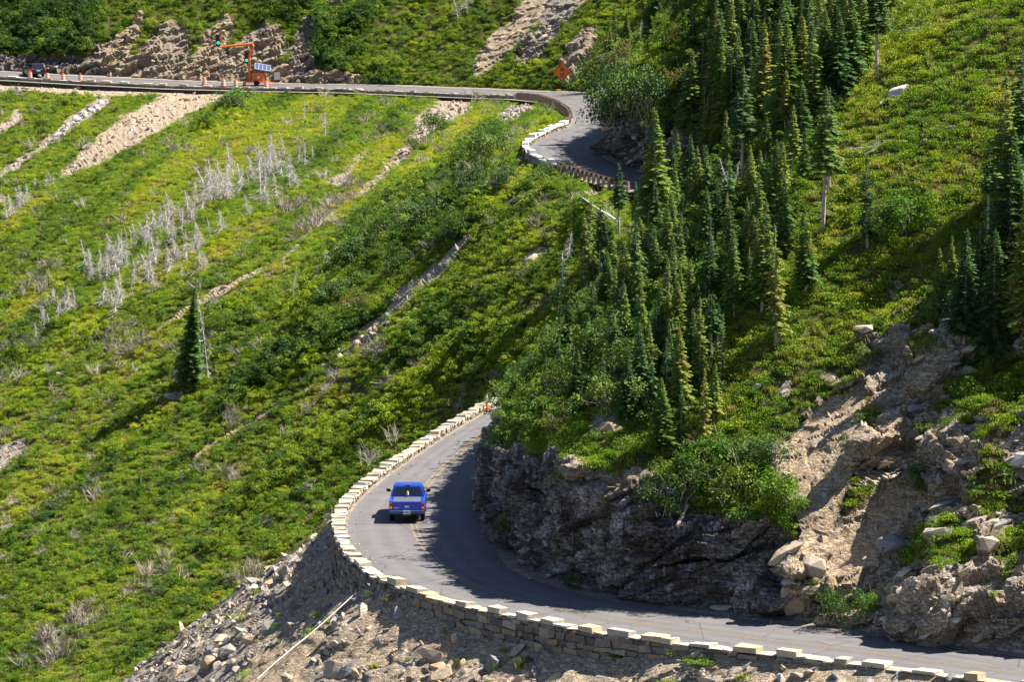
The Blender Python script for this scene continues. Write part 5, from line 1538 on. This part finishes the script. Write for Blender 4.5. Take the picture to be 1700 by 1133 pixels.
def dead_meshes(seed, H=3.0, nb=60, lean=.1, spread=.5, thick=.018, down=-.2):
    rng = np.random.default_rng(seed)
    tr = MB(); n = 6
    bx_ = rng.normal() * lean; by_ = rng.normal() * lean
    P_ = lambda f: (bx_ * H * f * f, by_ * H * f * f, H * f)
    tr.tube([P_(k / (n - 1)) if k else (0, 0, -.4) for k in range(n)], [thick * H * (1 - .85 * k / (n - 1)) + .008 for k in range(n)], 6)
    V = []
    for k in range(nb):
        f = rng.uniform(.05, .95) ** 1.15; p = np.array(P_(f)); a = rng.uniform(0, 6.28); l = spread * H * max(.04, (1 - f) ** 1.1) * rng.uniform(.25, .75)
        e = p + np.array([math.cos(a) * l, math.sin(a) * l, down * l + rng.normal() * .1])
        dr = e - p
        s = np.cross(dr, [0, 0, 1.0]); s = s / (np.linalg.norm(s) + 1e-9) * .019 * (H / 3) ** .5
        v = np.array([0, 0, .019 * (H / 3) ** .5])
        V += [p - s, p + s, e + s * .4, e - s * .4, p - v, p + v, e + v * .4, e - v * .4]
        for q in range(2):
            g = rng.uniform(.3, .9); p2 = p + dr * g; e2 = p2 + dr * .3 + rng.normal(size=3) * .12 * H / 3
            V += [p2 - v * .7, p2 + v * .7, e2 + v * .3, e2 - v * .3]
    br = mesh_np("branches", np.array(V), quads_faces(len(V) // 4), M_DEADTWIG)
    me = bpy.data.meshes.new("trunk"); me.from_pydata(tr.v, [], tr.f); me.update(); me.materials.append(M_DEADTWIG)
    return br, me

SPR = {
 'full': [spruce_meshes(101, 8, 1.9, .04), spruce_meshes(102, 8, 1.7, .06, ragged=.4), spruce_meshes(103, 8, 2.1, .05, droop=.25)],
 'slim': [spruce_meshes(111, 8, 1.45, .12, ragged=.45), spruce_meshes(112, 8, 1.25, .20, ragged=.5), spruce_meshes(113, 8, 1.6, .16, .9, ragged=.5), spruce_meshes(114, 8, 1.35, .10, .8, ragged=.75), spruce_meshes(115, 8, 1.5, .28, .85, droop=.5, ragged=.65)],
 'bare': [spruce_meshes(121, 8, 1.3, .40, ragged=.5), spruce_meshes(122, 8, 1.15, .50, ragged=.55)],
 'half': [spruce_meshes(131, 8, 1.9, .05, 1.4, side=.15, ragged=.2)]}
DEADS = [dead_meshes(141 + k, 3.0, 60 + 12 * k, .07, .5 + .06 * k, .024, -.3 - .08 * k) for k in range(5)] + [dead_meshes(151, 3, 50, .05, .3, .016)]

def clear_ground(px, py):
    """wood floor behind: farthest allowed sheet under this pixel"""
    return hit(px, py)

def plant_tree(px, py, hpx, kind, label, group, name="spruce_tree", cat="spruce tree", lean=0.0, dead=False, var=None, wmul=1.0, which=None):
    r = hit(px, py, which)
    if r is None: return None
    p = r[0]
    hm = hpx * p.y / FPX
    if dead:
        k = random.randrange(len(DEADS)) if var is None else var
        c, t = DEADS[k]; s = hm / 3.0; cn = "branches"
    else:
        k = random.randrange(len(SPR[kind])) if var is None else var
        c, t = SPR[kind][k]; s = hm / 8.0; cn = "crown"
    e = bpy.data.objects.new(name, None); e.location = p; e.rotation_euler = (random.gauss(0, .02), lean + random.gauss(0, .015), random.uniform(0, 6.28) if kind != 'half' else 0)
    if lean: e.rotation_euler = (0, lean, 0)
    e.scale = (s * wmul, s * wmul, s); link(e); tag(e, label, cat, group)
    o = bpy.data.objects.new("trunk", t); link(o, e)
    o = bpy.data.objects.new(cn, c); link(o, e)
    return e

random.seed(21)
# trees one can tell apart in the photograph: base px, base py, height px
T = [
 (1090, 395, 215, 'full', "tall pale green spruce standing in front of the upper road's lower end"),
 (1028, 395, 125, 'bare', "thin young spruce with a bare trunk just below the brown guard rail"),
 (1055, 380, 80, 'slim', "small ragged spruce between the thin young one and the tall pale one"),
 (1230, 350, 240, 'bare', "spruce with a thick white bare trunk in the middle of the wood"),
 (1365, 385, 240, 'bare', "spruce whose white trunk curves at its foot by the meadow's left edge"),
 (1376, 325, 180, 'bare', "slim spruce with a long pale trunk just right of the curved-foot one"),
 (1288, 572, 200, 'slim', "spruce with a reddish scarred foot at the wood's lower right corner"),
 (1265, 520, 190, 'slim', "narrow spruce left of the one with the reddish foot"),
 (1338, 490, 150, 'slim', "dark spruce alone by the meadow with dead lower branches"),
 (1440, 410, 150, 'slim', "spruce with skirts of dead limbs standing in the meadow beside the round bush"),
 (1456, 130, 190, 'bare', "spruce with a tall white trunk at the top of the meadow, left of the boulder"),
 (1412, 120, 190, 'bare', "twin-trunked looking spruce left of the tall white trunk at the top"),
 (1478, 40, 150, 'slim', "spruce at the very top of the meadow's left corner"),
 (1130, 690, 150, 'full', "broad spruce with layered boughs at the lower edge of the wood"),
 (1150, 640, 130, 'full', "wide dark spruce on the wood's lower edge beside the small dead snag"),
 (1170, 740, 130, 'slim', "small spruce with a bare trunk right above the thicket on the cliff"),
 (1100, 755, 130, 'full', "ragged spruce at the left end of the thicket on the cliff"),
 (1060, 520, 150, 'slim', "small spruce in the shade at the left side of the wood, tallest of three"),
 (1085, 500, 120, 'slim', "slim spruce with a light trunk in the shade, second of three at the wood's left"),
 (1125, 500, 130, 'slim', "slim spruce with a light trunk in the shade, third of three at the wood's left"),
 (1640, 400, 160, 'bare', "dead-skirted spruce leaning left at the right side of the meadow"),
 (1660, 380, 260, 'slim', "tall dark spruce near the right edge, the left one of the tall pair"),
 (1697, 330, 270, 'slim', "tall dark spruce cut by the right edge of the picture"),
 (1675, 470, 260, 'full', "dark spruce in shade above the rocky flank at the right edge"),
 (1600, 560, 180, 'full', "shaded spruce beside the dead branching snag above the flank"),
 (1650, 600, 220, 'full', "dark spruce rooted at the head of the rocky flank"),
 (1700, 560, 240, 'full', "dark spruce leaning in at the right edge above the flank"),
 (1560, 520, 110, 'full', "small shaded spruce left of the dead branching snag"),
 (325, 640, 165, 'half', "lone dark spruce standing alone on the shrubby left hillside"),
 (232, 812, 32, 'slim', "tiny spruce on the lower left hillside"),
 (1075, 640, 110, 'full', "bushy spruce low on the left flank of the wood"),
]
for px, py, h, kd, lb in T:
    e = plant_tree(px, py, h, kd, lb, None, wmul=1.0 if kd != 'full' else .95)
# the white snag beside the lone spruce
plant_tree(346, 636, 152, 'x', "thin white dead trunk close beside the lone dark spruce", None, "dead_tree", "dead tree", lean=-.07, dead=True, var=5, wmul=.45)

WOODREG = [
 ([(1130, 330), (1210, 330), (1290, 330), (1330, 330), (1350, 250), (1385, 180), (1430, 130), (1430, 60), (1500, -20), (1500, -60), (1180, -60), (1170, 150), (1130, 250)], 108, (100, 170), "spruce in the dense stand at the top of the wood, boughs layered to the crown", "spruces at the top of the wood"),
 ([(960, 470), (1000, 420), (1060, 400), (1130, 300), (1300, 330), (1310, 400), (1290, 470), (1250, 530), (1200, 560), (1190, 640), (1120, 660), (1080, 600), (1010, 560)], 98, (75, 150), "spruce in the dense stand in the middle of the wood, among pale bare trunks", "spruces in the middle of the wood"),
]
for poly, n, (h0, h1), lb, gp in WOODREG:
    pts = []
    xs = [p[0] for p in poly]; ys = [p[1] for p in poly]; tries = 0
    while len(pts) < n and tries < 9000:
        tries += 1
        x, y = random.uniform(min(xs), max(xs)), random.uniform(min(ys), max(ys))
        if inpoly(x, y, poly) and all((x - a) ** 2 + ((y - b) * .8) ** 2 > 10.5 ** 2 for a, b in pts): pts.append((x, y))
    for x, y in pts:
        kd = random.choices(['full', 'slim', 'bare'], [3, 6, 3])[0]
        hh = random.uniform(h0, h1); tall = hh > (h0 + h1) / 2
        lb = "%s %s spruce %s, %s" % ("tall" if tall else "shorter", {'full': 'full-skirted', 'slim': 'slim ragged', 'bare': 'bare-trunked'}[kd],
            ("at the wood's left side" if x < 1150 else "left of the wood's centre" if x < 1220 else "in the wood's centre" if x < 1290 else "by the meadow"),
            ("at the picture's top" if y < 60 else "just below the picture's top" if y < 170 else "in its upper middle" if y < 300 else "in its lower middle" if y < 440 else "towards its lower edge"))
        plant_tree(x, y, hh * (1 if kd != 'full' else .9), kd, lb, lb.replace("spruce", "spruces", 1), wmul=random.uniform(.8, 1.1))
for (x, y, h, kd) in [(1330, 215, 190, 'full'), (1350, 235, 200, 'slim'), (1372, 205, 190, 'full'), (1392, 190, 180, 'full'), (1402, 165, 170, 'full'), (1418, 150, 165, 'slim'), (1428, 128, 150, 'full'), (1310, 240, 200, 'full'), (1290, 225, 190, 'slim'), (1265, 235, 200, 'full'), (1245, 220, 190, 'full'), (1225, 240, 200, 'slim'), (1360, 170, 180, 'full'), (1340, 150, 170, 'full'), (1300, 170, 180, 'full'), (1380, 130, 160, 'full'), (1400, 110, 150, 'slim'), (1435, 85, 130, 'full'), (1445, 50, 120, 'slim'), (1200, 200, 180, 'full'), (1185, 160, 170, 'full'), (1210, 150, 170, 'slim'), (1420, 60, 120, 'full')]:
    lb = "%s spruce of the tall lit row under the picture's top, %s" % ("broad" if kd == 'full' else "slender", "left end" if x < 1255 else "middle" if x < 1345 else "right part" if x < 1405 else "beside the white trunk")
    plant_tree(x, y, h, kd, lb, lb.replace("spruce", "spruces"), wmul=.95)
for (x, y, h, kd) in [(905, 690, 90, 'slim'), (930, 660, 100, 'slim'), (955, 690, 110, 'full'), (975, 640, 120, 'slim'), (1000, 690, 110, 'slim'), (1020, 640, 130, 'bare'), (1040, 700, 120, 'full'), (1065, 665, 130, 'slim'), (1085, 710, 120, 'slim'), (985, 580, 110, 'slim'), (945, 600, 100, 'full'), (1035, 590, 120, 'slim'), (1110, 690, 130, 'slim'), (1195, 640, 120, 'slim'), (1185, 700, 100, 'slim'), (1130, 745, 110, 'slim'), (965, 540, 100, 'slim'), (1010, 540, 120, 'full')]:
    lb = "%s spruce rising out of the leafy bushes above the dark road cliff, %s" % ({'full': 'full', 'slim': 'slim', 'bare': 'bare-trunked'}[kd], "far left" if x < 950 else "left part" if x < 1030 else "middle" if x < 1100 else "right end")
    plant_tree(x, y, h, kd, lb, lb.replace("spruce", "spruces"), wmul=1.0)
# shaded trees on the right above the flank, the far spur's own trees
for (x, y, h) in [(1715, 470, 180), (1625, 500, 130), (1580, 490, 100), (1720, 620, 160)]:
    plant_tree(x, y, h, random.choice(['full', 'slim']), "dark shaded spruce in the clump at the right edge above the rocky flank", "spruces in the right-hand clump")
for (x, y, h, kd) in [(1010, 95, 55, 'full'), (1040, 80, 60, 'full'), (1075, 70, 70, 'full'), (1100, 110, 60, 'slim'), (1120, 60, 70, 'full'), (1065, 30, 80, 'slim'), (1090, 20, 70, 'full'), (1135, 130, 60, 'full'), (1020, 60, 55, 'slim'), (1150, 90, 70, 'full'), (1050, 130, 50, 'full'), (1160, 30, 80, 'slim'), (1120, 180, 55, 'full'), (1180, 60, 80, 'full'), (1110, 230, 50, 'full'), (1140, 215, 60, 'full')]:
    plant_tree(x, y, h, kd, "smaller %s spruce above the upper bend's dark cliff, %s" % ("full" if kd == "full" else "slim", "left of its middle" if x < 1085 else "right of its middle"), "spruces above the upper bend, %s %d" % (kd, x < 1085))
# ---- dead trees of the lower hillside
DT = []
def line_cluster(x0, y0, x1, y1, n, h0, h1, w):
    for i in range(n):
        f = (i + random.random()) / n
        DT.append((x0 + (x1 - x0) * f + random.gauss(0, w), y0 + (y1 - y0) * f + random.gauss(0, w), random.uniform(h0, h1)))
line_cluster(140, 470, 330, 360, 54, 26, 50, 11)
line_cluster(330, 350, 480, 270, 54, 26, 54, 13)
line_cluster(170, 520, 360, 400, 34, 24, 48, 12)
line_cluster(60, 560, 130, 510, 12, 26, 44, 9)
line_cluster(10, 360, 45, 340, 7, 24, 36, 6)
line_cluster(415, 365, 520, 270, 9, 24, 46, 9)
line_cluster(60, 320, 100, 300, 4, 18, 26, 4)
for i, (x, y, h) in enumerate(DT):
    where = "at the lower left end" if x < 150 else "left of its centre" if x < 215 else "just above the lone spruce's column" if x < 290 else "in its densest middle" if x < 360 else "right of its middle" if x < 430 else "at its upper right end"
    lb = "%s bleached dead tree %s of the diagonal snag band" % ("tall" if h > 48 else "middling" if h > 40 else "short", where)
    lb = "%s bleached dead tree of the diagonal snag band, %s" % ("tall" if h > 48 else "middling" if h > 40 else "short", where)
    plant_tree(x, y, h, 'x', lb, lb.replace("dead tree", "dead trees"), "dead_tree", "dead tree", dead=True, lean=random.gauss(0, .09), wmul=random.uniform(1.0, 1.6))
for (x, y, h, lb) in [(505, 200, 36, "thin dead stem high on the hillside below the far road, left of the others"), (540, 228, 42, "thin dead stem high on the hillside with its foot bent right"), (486, 505, 56, "bare dead tree with drooping twigs in the middle of the hillside"), (520, 478, 42, "thin leaning dead stem right of the drooping one"), (545, 455, 40, "pair-like straight dead stem below the middle chute's head"), (470, 450, 22, "short dead stem beside the dark bush in mid hillside"), (120, 580, 40, "isolated white dead tree at the lower end of the snag band"), (600, 410, 26, "little dead stem in the dark shrubs of the middle hillside"),
                      (302, 800, 22, "tiny dead stem among lower shrubs"), (775, 20, 50, "fan of pale dead branches on the slope above the far road"), (760, 35, 36, "pale dead branches left of the fan on the slope above the far road"),
                      (934, 480, 60, "bare dead tree at the left edge of the wood below the pale flat rock"), (945, 435, 52, "thin dead stem above the bare one at the wood's left edge"), (1062, 62, 30, "short white broken stub among the leafy trees above the upper bend"), (1160, 32, 26, "white broken stub at the top among spruces"), (1210, 345, 80, "white broken leaning trunk in the middle of the wood"), (1195, 590, 44, "small white snag beside the wide dark spruce"), (1118, 265, 60, "reddish dead top behind the tall pale green spruce"), (1612, 495, 54, "dead branching snag against the dark shade above the flank"), (1000, 700, 30, "grey dead stem on the tan crag")]:
    plant_tree(x, y, h, 'x', lb, None, "dead_tree", "dead tree", dead=True, lean=.25 if "leaning" in lb else 0.0, wmul=1.5 if "fan" in lb else 1.0)
plant_tree(1215, 350, 90, 'x', "thick white broken trunk leaning left in the middle of the wood", None, "dead_tree", "dead tree", dead=True, lean=-.14, var=5)

# ------------------------------------------------------------------ single bushes
BM = [bush_mesh("foliage", 61 + k, 2600, .085, .6, M_BUSH, lobes=22, h=1.0) for k in range(4)]
BL = [bush_mesh("foliage", 71 + k, 2200, .095, .65, mat_leaf("bright_bush_leaves", [(0, (.07, .17, .012)), (1, (.16, .27, .014))], patch=.8), lobes=18, h=.9) for k in range(2)]
BO_ = [bush_mesh("foliage", 81, 2200, .08, .5, mat_leaf("olive_bush_leaves", [(0, (.12, .15, .02)), (1, (.22, .19, .04))], patch=.8), lobes=18)]
bark_twigs = twig_mesh("stems", 91, 16, M_BARK, .8, .55, .012)
def bush(px, py, w, h, label, kind=0, push=0.0, which=None):
    r = hit(px, py + h * .42, which)
    if r is None: return
    p = r[0]; p = p * ((p.y - push) / p.y); sc = p.y / FPX
    me = (BM[random.randrange(4)], BL[random.randrange(2)], BO_[0])[kind]
    e = bpy.data.objects.new("bush", None); e.location = p - Vector((0, 0, .1)); e.scale = (w * sc / 1.7, w * sc / 1.7, h * sc / 1.15); e.rotation_euler = (0, 0, random.uniform(0, 6.28))
    link(e); tag(e, label, "bush")
    o = bpy.data.objects.new("foliage", me); link(o, e)
    o = bpy.data.objects.new("stems", bark_twigs); link(o, e)
B = [
 (1012, 165, 96, 96, "big round leafy bush overhanging the corner of the upper bend", 0, 3.0), (1045, 150, 90, 90, "dark leafy bush right of the one over the upper bend's corner", 0, 2.0), (995, 125, 80, 76, "leafy bush topping the upper bend's corner", 0, 1.5), (1080, 165, 80, 80, "leafy bush above the dark cliff beside the upper road", 0, 1.5), (1025, 100, 80, 80, "rounded bush behind the corner bush of the upper bend", 2), (990, 182, 60, 56, "leafy bush hanging lowest over the upper bend's inner edge", 0, 3.5), (1110, 150, 60, 70, "olive bush on the far spur between small spruces", 2), (1060, 110, 60, 50, "bush with brownish leaves on the far spur", 2), (1150, 130, 60, 60, "yellowish bush on the far spur beside the dense wood", 2), (1130, 60, 50, 46, "bush at the top of the far spur", 2), (1100, 195, 60, 50, "leafy bush at the right end of the upper road's dark cliff", 1),
 (385, 170, 62, 44, "dark round bush just under the far wall", 0), (345, 200, 44, 30, "dark bush below and left of the round one under the far wall", 0), (650, 215, 34, 26, "small dark bush beside the upper scree", 0), (722, 205, 50, 44, "round dark bush in the middle of the upper scree", 0), (690, 240, 34, 26, "bush below the round one at the foot of the upper scree", 0), (800, 255, 70, 74, "tall willow bush below the upper bend", 0), (775, 300, 60, 60, "willow bush left of the tall one below the upper bend", 0), (830, 300, 50, 50, "willow bush right of the tall one below the upper bend", 0),
 (640, 380, 80, 50, "dark thicket bush in the middle of the hillside", 0), (700, 360, 80, 60, "dark thicket bush right of the middle one", 0), (760, 375, 74, 56, "dark thicket bush at the upper end of the tan chute", 0), (585, 420, 80, 50, "dark thicket bush low in the middle of the hillside", 0), (660, 430, 70, 50, "dark bush left of the tan chute", 0), (560, 480, 70, 44, "bush left of the rocky chute's middle", 0), (600, 500, 60, 40, "olive bush above the rocky chute", 2),
 (1500, 350, 90, 80, "bright green round bush in the middle of the meadow", 1), (1465, 375, 60, 50, "bright green bush beside the dead-skirted spruce of the meadow", 1),
 (1140, 790, 110, 90, "large leafy thicket bush overhanging the dark cliff", 0), (1210, 800, 110, 84, "leafy thicket bush in the middle of the clifftop", 0), (1290, 805, 90, 76, "bright yellow-green bush at the right end of the clifftop thicket", 1), (1100, 820, 80, 80, "leafy bush hanging over the cliff edge at the thicket's left end", 0), (1240, 850, 70, 44, "green bush on the lip of the dark cliff", 1), (1180, 740, 90, 60, "leafy bush at the top of the clifftop thicket", 1), (1260, 750, 90, 60, "green bush above the bright yellow-green one", 0), (1325, 835, 50, 40, "small yellow-green bush where cliff and flank meet", 1),
 (1385, 1005, 70, 62, "green bush at the foot of the rocky flank beside the road", 0), (1440, 1000, 50, 50, "bright yellow-green bush right of the green one at the flank's foot", 1), (1345, 985, 28, 26, "small bush in front of the big tan block", 0),
 (1000, 580, 120, 110, "big round sunlit bush on the left flank of the wood", 0), (950, 640, 90, 90, "round bush lower left of the wood above the road cliff", 0), (1060, 600, 90, 80, "rounded bush in the lower wood", 0), (1010, 660, 100, 80, "leafy bush above the tan crag", 0), (930, 700, 70, 60, "bush hanging over the dark road cliff", 2), (850, 655, 36, 44, "dry brownish bush beside the upright white slab", 2), (835, 715, 30, 26, "small olive bush at the cliff's left end", 2), (895, 690, 60, 50, "shaded bush at the left end of the road cliff", 0), (880, 625, 60, 60, "dark bush over the hidden gully", 0), (960, 520, 80, 80, "dark bush at the wood's left edge", 0), (1020, 480, 80, 70, "dark bush beneath the leaning bleached trunk", 0), (1040, 430, 70, 60, "leafy bush left of the tall pale green spruce", 0), (920, 580, 70, 70, "bush at the wood's far left edge", 0),
 (940, 790, 40, 26, "green bush clinging to a ledge of the dark cliff", 0), (838, 880, 30, 60, "dark green bush at the foot of the cliff inside the bend", 0), (950, 965, 34, 30, "small dark bush at the cliff foot left of the icy streaks", 0),
 (1520, 800, 40, 60, "green bush growing in a cleft of the rocky flank", 0), (1600, 640, 60, 40, "green bush on the grassy ledge of the flank", 1), (1650, 680, 60, 40, "olive bush on the ledge at the flank's right", 2), (1430, 590, 60, 40, "bush at the head of the sandy gully", 0), (1580, 500, 90, 70, "leafy bush in the shade of the right-hand clump", 0), (1640, 450, 90, 80, "dark leafy bush at the foot of the tall right-hand spruces", 0), (1540, 570, 50, 40, "small bush in the shaded hollow", 0),
 (620, 985, 26, 12, "low green bush on the talus below the bend", 0), (650, 990, 30, 14, "low dry bush by the wall at the bend's foot", 2), (875, 1095, 30, 16, "round green bush below the wall near the bottom", 0), (765, 1095, 20, 14, "small bush left of the orange-tan boulder", 0), (1030, 1085, 40, 12, "low green bush under the wall's middle", 1), (1170, 1095, 60, 12, "green bush along the wall's foot near the bottom right", 1), (820, 1103, 26, 16, "green bush hugging the orange-tan boulder", 1),
]
for q in B:
    bush(*q[:5], kind=q[5], push=q[6] if len(q) > 6 else 0)
